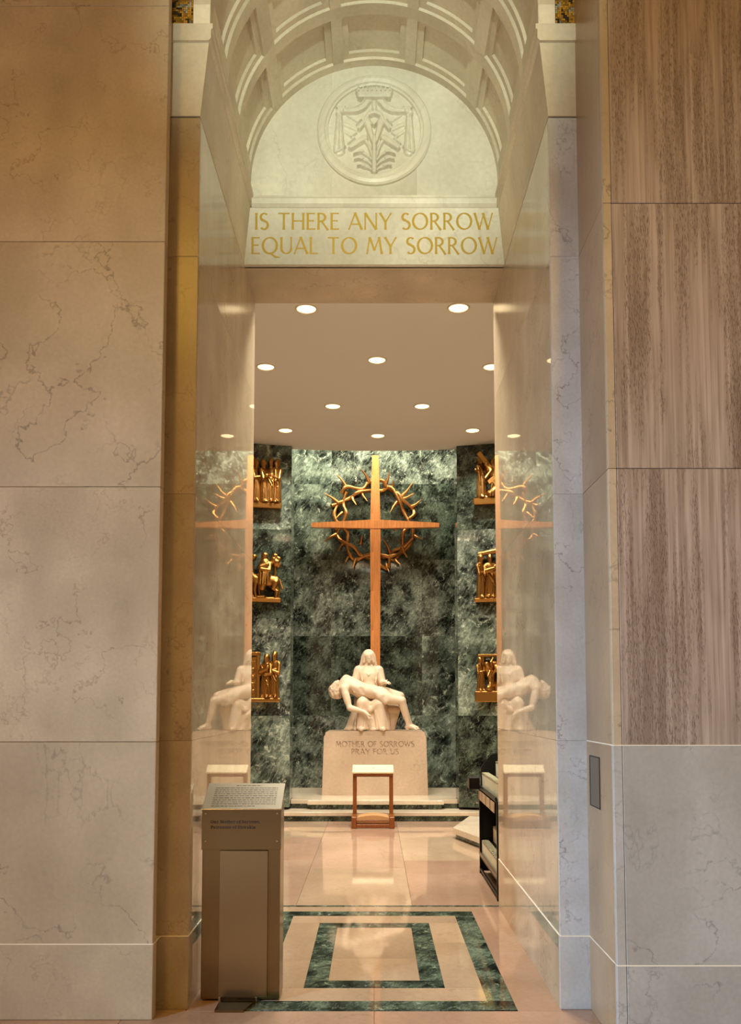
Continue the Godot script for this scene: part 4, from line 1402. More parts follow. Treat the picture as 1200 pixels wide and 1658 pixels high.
func robed(kind: int) -> Array:
	var o := [
		cap(Vector3(0, 0.04, 0), Vector3(0, 0.40, 0), 0.080, 0.058, 0.03, 0, 1.25),
		cap(Vector3(-0.055, 0.43, 0), Vector3(0.055, 0.43, 0), 0.040, 0.040, 0.03, 0, 1.2),
		cap(Vector3(0, 0.47, 0.01), Vector3(0, 0.535, 0.015), 0.030, 0.038, 0.012),
		cap(Vector3(0, 0.55, -0.005), Vector3(0, 0.51, -0.01), 0.046, 0.044, 0.012),
		cap(Vector3(0, 0.53, 0.052), Vector3(0, 0.515, 0.056), 0.007, 0.008, 0.006),
		cap(Vector3(-0.045, 0.02, 0.06), Vector3(-0.04, 0.01, 0.085), 0.025, 0.018, 0.01),
		cap(Vector3(0.04, 0.02, 0.06), Vector3(0.045, 0.01, 0.085), 0.025, 0.018, 0.01),
	]
	for i in 6:
		var x := -0.060 + i * 0.024
		o.append(cap(Vector3(x * 1.3, 0.015, 0.064 - absf(x) * 0.3), Vector3(x * 0.75, 0.36, 0.052 - absf(x) * 0.2), 0.011, 0.008, 0.003))
	o.append(cap(Vector3(-0.07, 0.42, 0.045), Vector3(0.06, 0.26, 0.062), 0.010, 0.009, 0.003))
	o.append(cap(Vector3(-0.075, 0.37, 0.045), Vector3(0.055, 0.21, 0.066), 0.009, 0.009, 0.003))
	match kind:
		0:   # hands folded before the chest
			o.append_array([cap(Vector3(-0.08, 0.42, 0.01), Vector3(-0.085, 0.32, 0.045), 0.030, 0.025, 0.012), cap(Vector3(-0.085, 0.32, 0.045), Vector3(0.0, 0.34, 0.085), 0.024, 0.018, 0.01), cap(Vector3(0.08, 0.42, 0.01), Vector3(0.085, 0.31, 0.045), 0.030, 0.025, 0.012), cap(Vector3(0.085, 0.31, 0.045), Vector3(0.01, 0.34, 0.085), 0.024, 0.018, 0.01)])
		1:   # one arm held out to the side
			o.append_array([cap(Vector3(-0.08, 0.42, 0.01), Vector3(-0.10, 0.34, 0.05), 0.030, 0.025, 0.012), cap(Vector3(-0.10, 0.34, 0.05), Vector3(-0.20, 0.355, 0.07), 0.024, 0.016, 0.01), cap(Vector3(0.08, 0.42, 0.01), Vector3(0.09, 0.28, 0.03), 0.030, 0.024, 0.012), cap(Vector3(-0.10, 0.34, 0.05), Vector3(-0.09, 0.20, 0.06), 0.022, 0.014, 0.015)])
		2:   # a bundle in the arms
			o.append_array([cap(Vector3(0.08, 0.42, 0.01), Vector3(0.10, 0.32, 0.05), 0.030, 0.026, 0.012), cap(Vector3(0.10, 0.32, 0.05), Vector3(0.02, 0.30, 0.095), 0.024, 0.018, 0.01), cap(Vector3(-0.08, 0.42, 0.01), Vector3(-0.09, 0.31, 0.05), 0.030, 0.026, 0.012), cap(Vector3(-0.06, 0.35, 0.09), Vector3(0.05, 0.38, 0.09), 0.034, 0.026, 0.012), cap(Vector3(0.065, 0.405, 0.09), Vector3(0.07, 0.41, 0.09), 0.026, 0.026, 0.006), cap(Vector3(-0.10, 0.40, 0.03), Vector3(0.07, 0.16, 0.07), 0.012, 0.010, 0.01)])
	return o

func stooped() -> Array:
	var o := [cap(Vector3(0.06, 0.06, 0), Vector3(0.03, 0.26, 0.01), 0.085, 0.070, 0.03, 0, 1.2), cap(Vector3(0.03, 0.26, 0.01), Vector3(-0.05, 0.36, 0.02), 0.072, 0.060, 0.03), cap(Vector3(-0.085, 0.42, 0.03), Vector3(-0.10, 0.43, 0.035), 0.042, 0.038, 0.012), cap(Vector3(0.0, 0.36, 0.05), Vector3(-0.03, 0.46, 0.06), 0.026, 0.020, 0.012), cap(Vector3(-0.03, 0.46, 0.06), Vector3(0.02, 0.53, 0.06), 0.020, 0.016, 0.01), cap(Vector3(-0.04, 0.34, 0.06), Vector3(-0.12, 0.24, 0.08), 0.026, 0.018, 0.012), cap(Vector3(-0.05, 0.05, 0.03), Vector3(0.05, 0.12, 0.03), 0.05, 0.06, 0.03)]
	for i in 6:
		o.append(cap(Vector3(-0.06 + i * 0.035, 0.012, 0.07), Vector3(-0.02 + i * 0.02, 0.26, 0.065), 0.012, 0.008, 0.008))
	return o

func donkey_rider() -> Array:
	var o := [cap(Vector3(-0.10, 0.22, 0), Vector3(0.12, 0.21, 0), 0.068, 0.072, 0.03, 0, 1.2), cap(Vector3(-0.12, 0.24, 0.01), Vector3(-0.21, 0.34, 0.02), 0.048, 0.034, 0.02), cap(Vector3(-0.21, 0.35, 0.02), Vector3(-0.275, 0.29, 0.03), 0.034, 0.022, 0.012), cap(Vector3(-0.20, 0.37, 0.03), Vector3(-0.185, 0.44, 0.03), 0.014, 0.008, 0.008), cap(Vector3(-0.215, 0.37, 0.0), Vector3(-0.215, 0.44, -0.01), 0.014, 0.008, 0.008),
		cap(Vector3(-0.10, 0.18, 0.03), Vector3(-0.115, 0.10, 0.03), 0.030, 0.020, 0.015), cap(Vector3(-0.115, 0.10, 0.03), Vector3(-0.10, 0.012, 0.03), 0.018, 0.016, 0.008), cap(Vector3(-0.07, 0.18, -0.03), Vector3(-0.05, 0.012, -0.03), 0.026, 0.015, 0.01),
		cap(Vector3(0.13, 0.19, 0.03), Vector3(0.105, 0.12, 0.03), 0.044, 0.026, 0.015), cap(Vector3(0.105, 0.12, 0.03), Vector3(0.155, 0.085, 0.03), 0.022, 0.017, 0.008), cap(Vector3(0.155, 0.085, 0.03), Vector3(0.14, 0.012, 0.03), 0.016, 0.016, 0.008), cap(Vector3(0.15, 0.18, -0.03), Vector3(0.185, 0.09, -0.03), 0.036, 0.018, 0.01), cap(Vector3(0.185, 0.09, -0.03), Vector3(0.175, 0.012, -0.03), 0.016, 0.015, 0.008), cap(Vector3(0.19, 0.23, 0), Vector3(0.22, 0.12, 0.01), 0.012, 0.016, 0.008),
		cap(Vector3(0.0, 0.28, 0.02), Vector3(0.0, 0.43, 0.02), 0.075, 0.058, 0.03), cap(Vector3(0.0, 0.28, 0.06), Vector3(-0.03, 0.12, 0.08), 0.055, 0.04, 0.03), cap(Vector3(0, 0.50, 0.03), Vector3(0, 0.52, 0.03), 0.042, 0.042, 0.012), cap(Vector3(0.06, 0.42, 0.04), Vector3(0.05, 0.33, 0.10), 0.028, 0.022, 0.012), cap(Vector3(0.05, 0.33, 0.10), Vector3(-0.05, 0.34, 0.11), 0.022, 0.018, 0.01), cap(Vector3(-0.05, 0.37, 0.09), Vector3(0.02, 0.40, 0.09), 0.034, 0.03, 0.012)]
	for i in 4:
		o.append(cap(Vector3(-0.05 + i * 0.03, 0.40, 0.085), Vector3(-0.06 + i * 0.03, 0.15, 0.125), 0.010, 0.010, 0.008))
	return o

func relief(label: String, at: Vector3, s: float, ledge_w: float, ledge_h: float) -> Node3D:
	var r := thing("bronze_relief", label, "relief", at, "bronze reliefs on the green side panels")
	r.rotation.y = -s * 0.2165
	var st := new_st()
	put_box(st, Vector3(0, ledge_h * 0.5, 0.065), Vector3(ledge_w, ledge_h, 0.13), 0.012)
	commit(st, "ledge", M.bronze, r)
	return r

func make_reliefs() -> void:
	var kinds := {}
	for k in 3:
		var st := new_st()
		nets(st, robed(k), 0.0075, 0.0)
		kinds[k] = st.commit()
	var s3 := new_st()
	nets(s3, stooped(), 0.008, 0.0)
	kinds[3] = s3.commit()
	var s4 := new_st()
	nets(s4, donkey_rider(), 0.008, 0.0)
	kinds[4] = s4.commit()
	var names := ["robed_figure", "robed_figure", "robed_figure", "stooping_figure", "rider_and_donkey"]
	# plan: [side, foot height, ledge width, ledge height, label, figures [kind, x, scale, turn]]
	var plan := [
		[-1.0, 4.31, 0.80, 0.075, "bronze relief of standing robed figures, topmost on the lectern side panel", [[1, -0.32, 1.06, 0.6], [0, -0.20, 1.08, 0.3], [2, -0.08, 1.08, -0.3], [0, 0.04, 1.06, 0.7], [2, 0.145, 1.06, 0.9], [1, 0.255, 1.10, -0.5], [0, 0.34, 1.08, -0.8]]],
		[-1.0, 2.99, 0.80, 0.06, "bronze relief of a rider on a donkey, middle one on the lectern side panel", [[0, -0.31, 1.08, 0.5], [2, -0.20, 1.05, 0.4], [1, -0.06, 1.04, 0.6], [4, 0.17, 1.14, 0.0]]],
		[-1.0, 1.61, 0.80, 0.055, "bronze relief of two figures beside a tall door, lowest on the lectern side panel", [[0, -0.32, 1.05, 0.4], [2, 0.215, 1.04, -0.6], [0, 0.325, 1.10, -0.5]]],
		[1.0, 4.36, 0.80, 0.09, "bronze relief of a man carrying a cross, topmost on the candle rack side panel", [[1, -0.30, 1.05, 0.9], [3, -0.11, 1.10, 0.2], [0, 0.08, 1.05, -0.4], [2, 0.20, 1.05, -0.3], [0, 0.32, 1.05, -0.4]]],
		[1.0, 2.99, 0.80, 0.055, "bronze relief of standing mourners under a beam, middle on the candle rack side panel", [[0, -0.31, 1.06, 0.9], [2, -0.18, 1.06, 0.2], [1, -0.03, 1.02, 0.2], [0, 0.12, 1.05, -0.3], [2, 0.26, 1.05, -0.3]]],
		[1.0, 1.61, 0.80, 0.15, "bronze relief of stooping figures on a deep trough, lowest on candle rack panel", [[0, -0.33, 0.80, 0.7], [3, -0.20, 0.86, 0.9], [3, -0.05, 0.90, -0.2], [3, 0.12, 0.88, 0.4], [0, 0.28, 0.84, -0.3]]],
	]
	for p in plan:
		var s: float = p[0]
		var cx := 1.71 if s < 0 else 1.80
		var d := 12.08 - (cx - 1.172) * 0.22
		var r := relief(p[4], V(s * cx, p[1], d - 0.006), s, p[2], p[3])
		for g in p[5]:
			var o := from_mesh(kinds[g[0]], names[g[0]], M.bronze, r, Vector3(g[1], p[3], 0.062))
			o.scale = Vector3(0.82, 1.0, 0.9) * g[2] if g[0] < 3 else Vector3.ONE * g[2]
			o.rotation.y = g[3]
		if p[1] == 1.61 and s < 0:
			var st := new_st()
			for b: Array in [[-0.20, 0.34, 0.05, 0.62], [0.10, 0.34, 0.05, 0.62], [-0.05, 0.64, 0.36, 0.05]]:
				put_box(st, Vector3(b[0], b[1] + 0.055 - 0.03, 0.04), Vector3(b[2], b[3], 0.07), 0.008)
			commit(st, "door_frame", M.bronze, r)
			st = new_st()
			put_box(st, Vector3(-0.05, 0.345, 0.025), Vector3(0.26, 0.56, 0.03), 0.004)
			for i in 5:
				put_box(st, Vector3(0.03, 0.14 + i * 0.10, 0.045), Vector3(0.05, 0.06, 0.03), 0.008)
			commit(st, "door_leaf", M.bronze, r)
		if p[1] == 4.36:
			var st := new_st()
			put_box(st, Vector3(0, 0, 0), Vector3(0.07, 0.66, 0.05), 0.008)
			put_box(st, Vector3(0, -0.10, 0), Vector3(0.30, 0.07, 0.05), 0.008)
			var cr := commit(st, "carried_cross", M.bronze, r, Vector3(-0.13, 0.46, 0.125))
			cr.rotation.z = 0.62
		if p[1] == 2.99 and s > 0:
			var st := new_st()
			tube(st, [Vector3(-0.34, 0.68, 0.05), Vector3(-0.1, 0.71, 0.07), Vector3(0.1, 0.68, 0.07), Vector3(0.34, 0.70, 0.05)], [0.032, 0.042, 0.036, 0.03], 9)
			commit(st, "beam", M.bronze, r)
		if p[1] == 2.99 and s < 0:
			var tr := [cap(Vector3(0.33, 0.05, 0.02), Vector3(0.325, 0.50, 0.02), 0.022, 0.016, 0.01)]
			for b: Array in [[0.33, 0.56, 0.055], [0.29, 0.60, 0.045], [0.36, 0.61, 0.04], [0.31, 0.65, 0.045], [0.26, 0.55, 0.035], [0.365, 0.53, 0.035]]:
				tr.append(cap(Vector3(b[0], b[1], 0.03), Vector3(b[0] + 0.01, b[1] + 0.01, 0.04), b[2], b[2] * 0.9, 0.006))
			for b: Array in [[-0.02, 0.60, 0.045], [0.03, 0.63, 0.04], [-0.07, 0.63, 0.045]]:
				tr.append(cap(Vector3(b[0], b[1], 0.015), Vector3(b[0], b[1] + 0.01, 0.02), b[2], b[2], 0.006))
			tr.append(cap(Vector3(-0.03, 0.1, 0.0), Vector3(-0.02, 0.60, 0.0), 0.02, 0.016, 0.01))
			var st := new_st()
			nets(st, tr, 0.008)
			commit(st, "tree", M.bronze, r)
			st = new_st()
			nets(st, [cap(Vector3(-0.32, 0.06, 0.02), Vector3(0.34, 0.06, 0.02), 0.035, 0.03, 0.02), cap(Vector3(0.08, 0.07, 0.05), Vector3(0.16, 0.075, 0.06), 0.04, 0.03, 0.02), cap(Vector3(-0.12, 0.06, 0.06), Vector3(-0.04, 0.06, 0.05), 0.035, 0.025, 0.02)], 0.009)
			commit(st, "ground", M.bronze, r)
		if p[1] == 1.61 and s > 0:
			var st := new_st()
			put_box(st, Vector3(0, 0.64, 0.04), Vector3(0.72, 0.04, 0.06), 0.008)
			put_box(st, Vector3(-0.30, 0.40, 0.03), Vector3(0.05, 0.5, 0.05), 0.008)
			commit(st, "stone_frame", M.bronze, r)

# ------------------------------------------------------------------ carved medallion

func make_medallion() -> void:
	var md := thing("medallion", "round carved marble medallion with crown, drapery and leafy plant above the inscription", "medallion", Vector3(0.0, 5.962, -6.3295))
	var R := 0.437
	# ring
	var st := new_st()
	var prof := [Vector2(R, 0.0), Vector2(R, 0.022), Vector2(R - 0.012, 0.034), Vector2(R - 0.035, 0.040), Vector2(R - 0.058, 0.034), Vector2(R - 0.066, 0.022), Vector2(R - 0.069, 0.020), Vector2(R - 0.074, 0.026), Vector2(R - 0.082, 0.024), Vector2(R - 0.086, 0.004)]
	var ls := new_st()
	lathe(ls, prof, 72)
	var ring := commit(ls, "ring", M.lunette, md)
	ring.rotation.x = PI / 2
	# field with the relief, as a raised surface; drawn in a unit disc, x right, y up
	var S := []     # [x0, y0, x1, y1, r0, r1, height]
	var curve := func(side: float, pts: Array, r0: float, r1: float, h: float) -> void:
		var n := (pts.size() - 1) * 4
		var prev := Vector2.ZERO
		for i in n + 1:
			var k := mini(i / 4, pts.size() - 2)
			var t := float(i - k * 4) / 4.0
			var P := []
			for o in [-1, 0, 1, 2]:
				var q: Array = pts[clampi(k + o, 0, pts.size() - 1)]
				P.append(Vector2(q[0] * side, q[1]))
			var at: Vector2 = (P[1] as Vector2).cubic_interpolate(P[2], P[0], P[3], t)
			if i > 0:
				S.append([prev.x, prev.y, at.x, at.y, lerpf(r0, r1, float(i - 1) / n), lerpf(r0, r1, float(i) / n), h])
			prev = at
	for sd: float in [-1.0, 1.0]:
		# swords behind everything
		for k: Array in [[0.34, 0.17, 0.58, 0.33, 0.016], [0.36, 0.01, 0.62, 0.14, 0.045], [0.46, -0.15, 0.66, 0.00, 0.035]]:
			S.append([sd * k[0], k[1], sd * k[2], k[3], k[4] * 0.9, k[4], 0.34])
		for k: Array in [[0.28, 0.24, 0.38, 0.12], [0.38, -0.06, 0.50, -0.15], [0.42, -0.18, 0.56, -0.30]]:
			S.append([sd * k[0], k[1], sd * k[2], k[3], 0.017, 0.017, 0.52])
		# swag, knot and hanging cloth
		curve.call(sd, [[0.12, 0.66], [0.22, 0.52], [0.38, 0.43], [0.54, 0.41], [0.68, 0.41]], 0.075, 0.045, 0.62)
		curve.call(sd, [[0.20, 0.66], [0.28, 0.56], [0.42, 0.48], [0.56, 0.455], [0.68, 0.45]], 0.018, 0.016, 0.85)
		curve.call(sd, [[0.10, 0.60], [0.20, 0.47], [0.36, 0.385], [0.54, 0.37], [0.66, 0.38]], 0.016, 0.014, 0.80)
		S.append([sd * 0.72, 0.42, sd * 0.76, 0.37, 0.085, 0.070, 0.95])
		S.append([sd * 0.66, 0.47, sd * 0.63, 0.49, 0.030, 0.022, 0.9])
		S.append([sd * 0.78, 0.48, sd * 0.80, 0.50, 0.035, 0.022, 0.9])
		curve.call(sd, [[0.745, 0.33], [0.75, 0.0], [0.75, -0.46]], 0.060, 0.120, 0.55)
		for i in 3:
			var o := -0.035 + i * 0.035
			curve.call(sd, [[0.745 + o, 0.32], [0.75 + o * 1.7, 0.0], [0.755 + o * 2.8, -0.50 + absf(o) * 0.6]], 0.014, 0.022, 0.80)
		curve.call(sd, [[0.62, -0.38], [0.70, -0.46], [0.84, -0.52]], 0.018, 0.026, 0.9)
		# lily: trumpet and drooping petal
		curve.call(sd, [[0.02, -0.30], [0.08, -0.08], [0.15, 0.18]], 0.040, 0.080, 0.80)
		curve.call(sd, [[0.02, 0.36], [0.13, 0.31], [0.21, 0.16], [0.32, 0.01]], 0.050, 0.040, 0.95)
		curve.call(sd, [[0.13, 0.24], [0.06, 0.14], [0.0, 0.05]], 0.016, 0.012, 1.05)
		for i in 4:
			S.append([sd * (0.02 + i * 0.045), 0.415 - i * i * 0.011, sd * (0.02 + i * 0.045), 0.38 - i * i * 0.011, 0.016, 0.022, 1.05])
		# leaves that rise from the stem and fold over
		curve.call(sd, [[0.05, -0.62], [0.11, -0.38], [0.20, -0.22]], 0.020, 0.045, 0.70)
		curve.call(sd, [[0.20, -0.20], [0.34, -0.29], [0.50, -0.41]], 0.075, 0.055, 1.0)
		for k: Array in [[-0.72, 0.25, -0.50, 0.34, -0.51, 0.44, -0.56], [-0.83, 0.25, -0.66, 0.33, -0.65, 0.42, -0.68], [-0.92, 0.22, -0.82, 0.29, -0.80, 0.36, -0.82]]:
			curve.call(sd, [[0.03, k[0]], [0.13, (k[0] + k[2]) * 0.5 + 0.02], [k[1], k[2]]], 0.018, 0.042, 0.65)
			curve.call(sd, [[k[1], k[2]], [k[3], k[4]], [k[5], k[6]]], 0.040, 0.016, 0.90)
	S.append([0.0, -0.94, 0.0, -0.20, 0.060, 0.046, 1.0])
	S.append([0.0, 0.40, 0.0, 0.66, 0.050, 0.045, 0.40])
	# the crown
	S.append([-0.27, 0.785, 0.27, 0.785, 0.115, 0.115, 0.95])
	S.append([-0.345, 0.845, 0.345, 0.845, 0.060, 0.060, 0.95])
	S.append([-0.325, 0.685, 0.325, 0.685, 0.028, 0.028, 1.2])
	for i in 8:
		var x := -0.33 + i * 0.0943
		S.append([x, 0.905, x, 0.915, 0.030, 0.026, 1.0])
		S.append([x, 0.825, x, 0.815, 0.014, 0.008, 1.25])
	var N := 200
	var hgt := PackedFloat32Array()
	hgt.resize(N * N)
	for p in S:
		var a := Vector2(p[0], p[1])
		var b := Vector2(p[2], p[3])
		var ba := b - a
		var bb := maxf(ba.dot(ba), 1e-9)
		var rm := maxf(p[4], p[5])
		var l := a.min(b) - Vector2(rm, rm)
		var h := a.max(b) + Vector2(rm, rm)
		for y in range(maxi(0, int((l.y + 1) * 0.5 * (N - 1))), mini(N - 1, int((h.y + 1) * 0.5 * (N - 1)) + 1) + 1):
			for x in range(maxi(0, int((l.x + 1) * 0.5 * (N - 1))), mini(N - 1, int((h.x + 1) * 0.5 * (N - 1)) + 1) + 1):
				var q := Vector2(x * 2.0 / (N - 1) - 1.0, y * 2.0 / (N - 1) - 1.0) - a
				var t := clampf(q.dot(ba) / bb, 0.0, 1.0)
				var r := lerpf(p[4], p[5], t)
				var dd := (q - ba * t).length() / r
				if dd < 1.0:
					var v: float = p[6] * pow(1.0 - dd * dd * dd * dd, 0.5)
					if v > hgt[y * N + x]:
						hgt[y * N + x] = v
	var rr := R - 0.080
	var fs := new_st()
	var nrm := func(x: int, y: int) -> Vector3:
		var dx := (hgt[y * N + mini(x + 1, N - 1)] - hgt[y * N + maxi(x - 1, 0)]) * 0.042
		var dy := (hgt[mini(y + 1, N - 1) * N + x] - hgt[maxi(y - 1, 0) * N + x]) * 0.042
		var st2 := 4.0 * rr / (N - 1)
		return Vector3(-dx / st2, -dy / st2, 1.0).normalized()
	for y in N - 1:
		for x in N - 1:
			var cx := (x + 0.5) * 2.0 / (N - 1) - 1.0
			var cy := (y + 0.5) * 2.0 / (N - 1) - 1.0
			if cx * cx + cy * cy > 1.0:
				continue
			var P := []
			var Q := []
			for c: Vector2i in [Vector2i(0, 0), Vector2i(1, 0), Vector2i(1, 1), Vector2i(0, 1)]:
				var xx := x + c.x
				var yy := y + c.y
				P.append(Vector3((xx * 2.0 / (N - 1) - 1.0) * rr, (yy * 2.0 / (N - 1) - 1.0) * rr, 0.006 + hgt[yy * N + xx] * 0.042))
				Q.append(nrm.call(xx, yy))
			emit(fs, [P[0], P[1], P[2]], [Q[0], Q[1], Q[2]])
			emit(fs, [P[0], P[2], P[3]], [Q[0], Q[2], Q[3]])
	commit(fs, "carved_field", M.lunette, md)

# ------------------------------------------------------------------ furniture

func make_kneeler() -> void:
	var k := thing("kneeler", "small wooden kneeler with pale padded top and tan kneeling cushion before the plinth", "kneeler", V(-0.016, 0, 11.146))
	var st: SurfaceTool
	for s: float in [-1.0, 1.0]:
		st = new_st()
		put_box(st, Vector3(s * 0.243, 0.072, -0.22), Vector3(0.064, 0.144, 0.44), 0.006, uvo())
		commit(st, "foot_runner", M.wood_dark, k)
		st = new_st()
		put_box(st, Vector3(s * 0.240, 0.41, -0.40), Vector3(0.052, 0.54, 0.07), 0.004, uvo())
		commit(st, "upright", M.wood_dark, k)
	st = new_st()
	put_box(st, Vector3(0, 0.648, -0.40), Vector3(0.43, 0.045, 0.06), 0.003, uvo())
	commit(st, "rail", M.wood_dark, k)
	st = new_st()
	put_box(st, Vector3(0, 0.03, -0.03), Vector3(0.42, 0.045, 0.03), 0.003, uvo())
	commit(st, "stretcher", M.wood_dark, k)
	st = new_st()
	put_box(st, Vector3(0, 0.055, -0.18), Vector3(0.42, 0.03, 0.26), 0.003, uvo())
	commit(st, "board", M.wood_dark, k)
	# cushion, gently domed
	st = new_st()
	var prof := PackedVector2Array([Vector2(-0.205, 0.072), Vector2(0.205, 0.072), Vector2(0.212, 0.09), Vector2(0.205, 0.125)])
	for i in 9:
		var x := lerpf(0.18, -0.18, i / 8.0)
		prof.append(Vector2(x, 0.14 + 0.022 * (1.0 - pow(x / 0.18, 2.0))))
	prof.append(Vector2(-0.205, 0.125))
	prof.append(Vector2(-0.212, 0.09))
	prism(st, prof, -0.33, -0.045)
	var cu := commit(st, "cushion", M.cushion, k)
	st = new_st()
	tube(st, [Vector3(-0.21, 0.098, -0.042), Vector3(0.21, 0.098, -0.042)], [0.007, 0.007], 6)
	commit(st, "piping", M.wood_dark, cu)
	# sloping padded top
	var b := Basis(Vector3.RIGHT, deg_to_rad(34.0))
	st = new_st()
	put_box(st, Vector3(0, 0.722, -0.385), Vector3(0.545, 0.03, 0.17), 0.008, Vector2.ZERO, b)
	commit(st, "padded_top", M.cushion_pale, k)
	st = new_st()
	put_box(st, Vector3(0, 0.695, -0.395), Vector3(0.52, 0.022, 0.16), 0.003, uvo(), b)
	commit(st, "top_board", M.wood_dark, k)
	st = new_st()
	tube(st, [Vector3(0.008, 0.735, -0.375), Vector3(0.008, 0.742, -0.37)], [0.006, 0.004], 8)
	commit(st, "stud", M.wood_dark, k)

func make_lectern() -> void:
	var k := thing("lectern", "brushed bronze metal pedestal with a sloping text plate beside the doorway", "lectern", V(-0.7225, 0, 4.763))
	var st := new_st()
	put_box(st, Vector3(0, 0.51, -0.10), Vector3(0.424, 1.0, 0.19), 0.004)
	commit(st, "body", M.steel, k)
	st = new_st()
	put_box(st, Vector3(0, 0.911, -0.001), Vector3(0.432, 0.214, 0.004), 0.001)
	var plate := commit(st, "front_plate", M.steel, k)
	for s: Vector2 in [Vector2(-0.195, 1.0), Vector2(0.195, 1.0), Vector2(-0.195, 0.852), Vector2(0.195, 0.852)]:
		st = new_st()
		lathe(st, [Vector2(0.0055, 0.0), Vector2(0.005, 0.003), Vector2(0.0005, 0.004)], 12)
		var sc := commit(st, "screw", M.chrome, plate, Vector3(s.x, s.y, 0.001))
		sc.rotation.x = PI / 2
	var y := 0.952
	for line in ["Our Mother of Sorrows,", "Patroness of Slovakia"]:
		var t := TextMesh.new()
		t.text = line
		var f := SystemFont.new()
		f.font_names = PackedStringArray(["Droid Serif"])
		f.font_weight = 700
		t.font = f
		t.font_size = 24
		t.pixel_size = 0.00098
		t.depth = 0.001
		t.horizontal_alignment = HORIZONTAL_ALIGNMENT_LEFT
		t.vertical_alignment = VERTICAL_ALIGNMENT_BOTTOM
		var tm := from_mesh(t, "lettering", M.ink, plate, Vector3(-0.168, y - 0.012, 0.0015))
		tm.scale = Vector3(0.96, 1, 1)
		y -= 0.029
	st = new_st()
	put_box(st, Vector3.ZERO, Vector3(0.262, 0.775, 0.008), 0.002)
	var cp := commit(st, "centre_panel", M.steel_pale, k, Vector3(0.015, 0.412, 0.004))
	cp.rotation.y = deg_to_rad(-1.2)
	# sloping text plate
	var slope := deg_to_rad(31.0)
	var b := Basis(Vector3.RIGHT, slope)
	st = new_st()
	put_box(st, Vector3(0, 0.0, -0.115), Vector3(0.434, 0.006, 0.232), 0.001)
	var top := commit(st, "text_plate", M.steel_plate, k, Vector3(0, 1.022, 0.0))
	top.basis = b
	st = new_st()
	tube(st, [Vector3(-0.217, 0.0, 0.002), Vector3(0.217, 0.0, 0.002)], [0.004, 0.004], 8)
	commit(st, "front_edge", M.chrome, top)
	# rows of print, too small to read: rows of word-sized ink marks
	var r := RandomNumberGenerator.new()
	r.seed = 31
	st = new_st()
	for row in 11:
		var z := -0.205 + row * 0.0182
		var x := -0.17 + row * 0.0
		var end := 0.18
		if row == 0:
			x = -0.055
			end = 0.085
			z -= 0.004
		if row == 10:
			end = 0.07
		while x < end:
			var wl := minf(r.randf_range(0.008, 0.030), end - x)
			put_box(st, Vector3(x + wl * 0.5, 0.0034, z), Vector3(wl, 0.0006, r.randf_range(0.0028, 0.0046)))
			x += wl + 0.0045
	var pr := commit(st, "print", M.ink, top)
	pr.set_meta("kind", "stuff")
	# sides that close the wedge under the plate
	st = new_st()
	var rise := 0.23 * sin(slope)
	var run := 0.23 * cos(slope)
	prism(st, PackedVector2Array([Vector2(0.0, 1.0), Vector2(run, 1.0), Vector2(run, 1.010 + rise), Vector2(0.0, 1.014)]), -0.21, 0.21, Transform3D(Basis(Vector3(0, 0, -1), Vector3.UP, Vector3.RIGHT), Vector3.ZERO))
	commit(st, "wedge", M.steel, k)
	# foot plate on the floor
	st = new_st()
	prism(st, PackedVector2Array([Vector2(-0.105, 0.0), Vector2(0.09, 0.0), Vector2(0.045, -0.165), Vector2(-0.105, -0.165)]), 0.0, 0.012, Transform3D(Basis(Vector3.RIGHT, Vector3(0, 0, -1), Vector3.UP), Vector3.ZERO))
	commit(st, "foot_plate", M.steel, k)
	for x: float in [-0.108, 0.088]:
		st = new_st()
		put_box(st, Vector3(x, 0.014, 0.006), Vector3(0.012, 0.028, 0.012), 0.003)
		commit(st, "foot_bolt", M.chrome, k)

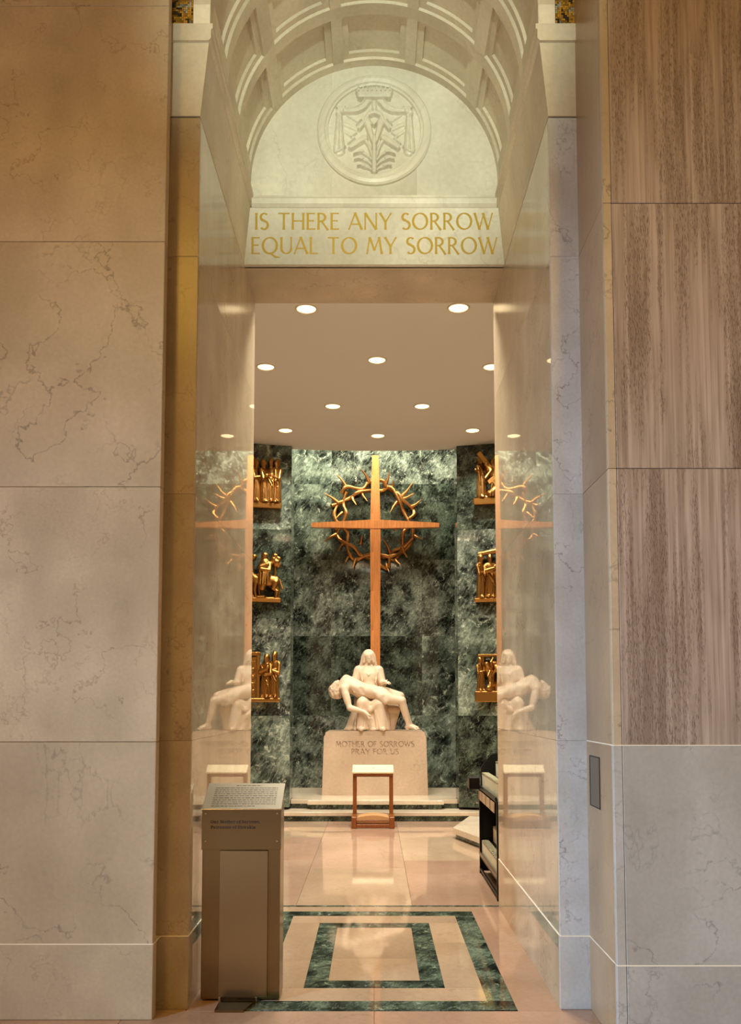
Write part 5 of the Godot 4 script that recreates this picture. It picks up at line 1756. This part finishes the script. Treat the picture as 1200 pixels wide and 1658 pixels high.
func make_votive_rack() -> void:
	var o := V(0.995, 0, 8.29)
	var k := thing("candle_rack", "black metal votive candle rack with two tiers standing inside the chapel", "candle rack", o)
	# local: x away from the aisle, z towards the camera (0 .. 1.2)
	var st: SurfaceTool
	var bar := func(called: String, a: Vector3, b: Vector3, m: Material, bev := 0.003) -> void:
		var s := new_st()
		put_box(s, (a + b) * 0.5, (b - a).abs(), bev)
		commit(s, called, m, k)
	for z: float in [0.012, 1.17]:
		for x: float in [0.0, 0.42]:
			bar.call("post", Vector3(x, 0.0, z - 0.012), Vector3(x + 0.022, 0.80 if x < 0.1 else 1.12, z + 0.012), M.black)
	bar.call("back_panel", Vector3(0.425, 0.12, 0.02), Vector3(0.435, 1.10, 1.16), M.black)
	bar.call("divider", Vector3(0.20, 0.14, 0.02), Vector3(0.212, 0.78, 1.16), M.black)
	bar.call("front_rail", Vector3(-0.004, 0.175, 0.0), Vector3(0.010, 0.205, 1.19), M.rail)
	bar.call("lower_shelf", Vector3(0.0, 0.155, 0.0), Vector3(0.42, 0.170, 1.19), M.black)
	bar.call("foot_rail", Vector3(0.0, 0.03, 0.0), Vector3(0.02, 0.05, 1.19), M.black)
	bar.call("lower_tier", Vector3(0.11, 0.171, 0.02), Vector3(0.20, 0.30, 1.16), M.black)
	bar.call("upper_shelf", Vector3(0.0, 0.785, 0.0), Vector3(0.42, 0.80, 1.19), M.black)
	bar.call("upper_rail", Vector3(-0.012, 0.80, 0.0), Vector3(0.004, 0.832, 1.19), M.black)
	bar.call("second_tier", Vector3(0.13, 0.801, 0.02), Vector3(0.42, 0.905, 1.16), M.black)
	# price cards along the front
	for i in 4:
		var s := new_st()
		put_box(s, Vector3(-0.006, 0.735, 0.14 + i * 0.28), Vector3(0.006, 0.085, 0.24), 0.001)
		commit(s, "card", M.card, k)
	# end panel with its sloping top
	for z: float in [0.0, 1.185]:
		st = new_st()
		prism(st, PackedVector2Array([Vector2(0.0, 0.02), Vector2(0.44, 0.02), Vector2(0.44, 1.16), Vector2(0.12, 1.11), Vector2(0.02, 0.99)]) if z < 0.5 else PackedVector2Array([Vector2(0.0, 0.14), Vector2(0.44, 0.14), Vector2(0.44, 0.80), Vector2(0.0, 0.80)]), z - 0.006, z + 0.006)
		commit(st, "end_panel", M.black, k)
	st = new_st()
	put_box(st, Vector3(-0.055, 0.845, 0.03), Vector3(0.10, 0.11, 0.16), 0.004)
	commit(st, "coin_box", M.black, k)
	st = new_st()
	tube(st, [Vector3(-0.03, 0.66, 0.02), Vector3(-0.01, 0.66, 0.02)], [0.011, 0.011], 10)
	commit(st, "lock", M.chrome, k)
	# the candles: white glasses in rows
	var body := new_st()
	lathe(body, [Vector2(0.0005, 0.0), Vector2(0.030, 0.0), Vector2(0.033, 0.006), Vector2(0.034, 0.128), Vector2(0.036, 0.135), Vector2(0.034, 0.142), Vector2(0.030, 0.142), Vector2(0.029, 0.118), Vector2(0.0005, 0.118)], 18)
	var bm := body.commit()
	var rows := [[0.055, 0.8005, "in the front row of the upper tier", "candles on the upper tier"], [0.185, 0.9055, "in the raised back row of the upper tier", "candles on the raised back row"], [0.050, 0.1705, "in the front row of the lower tier", "candles on the lower tier"], [0.155, 0.3005, "in the raised back row of the lower tier", "candles on the lower back row"]]
	for r in rows:
		for i in 15:
			var c := thing("votive_candle", "white votive candle glass " + String(r[2]), "candle", o + Vector3(r[0], r[1], 0.075 + i * 0.0745), r[3])
			from_mesh(bm, "glass", M.candle, c)
			var s := new_st()
			lathe(s, [Vector2(0.0352, 0.126), Vector2(0.0372, 0.134), Vector2(0.0352, 0.1425), Vector2(0.0345, 0.134), Vector2(0.0352, 0.126)], 16)
			commit(s, "rim", M.brass_rim, c)

func make_small_things() -> void:
	var p := thing("cover_plate", "narrow brushed metal cover plate set in the tan marble reveal", "plate", V(1.1365, 1.195, 4.485))
	var st := new_st()
	put_box(st, Vector3(0, 0, 0.0), Vector3(0.004, 0.262, 0.20), 0.001)
	commit(st, "metal_sheet", M.steel_plate, p)
	for s: float in [-1.0, 1.0]:
		st = new_st()
		put_box(st, Vector3(-0.002, s * 0.128, 0), Vector3(0.004, 0.005, 0.2), 0.0005)
		commit(st, "edge_strip", M.black, p)
		st = new_st()
		put_box(st, Vector3(-0.002, 0, s * 0.098), Vector3(0.004, 0.262, 0.005), 0.0005)
		commit(st, "edge_strip", M.black, p)
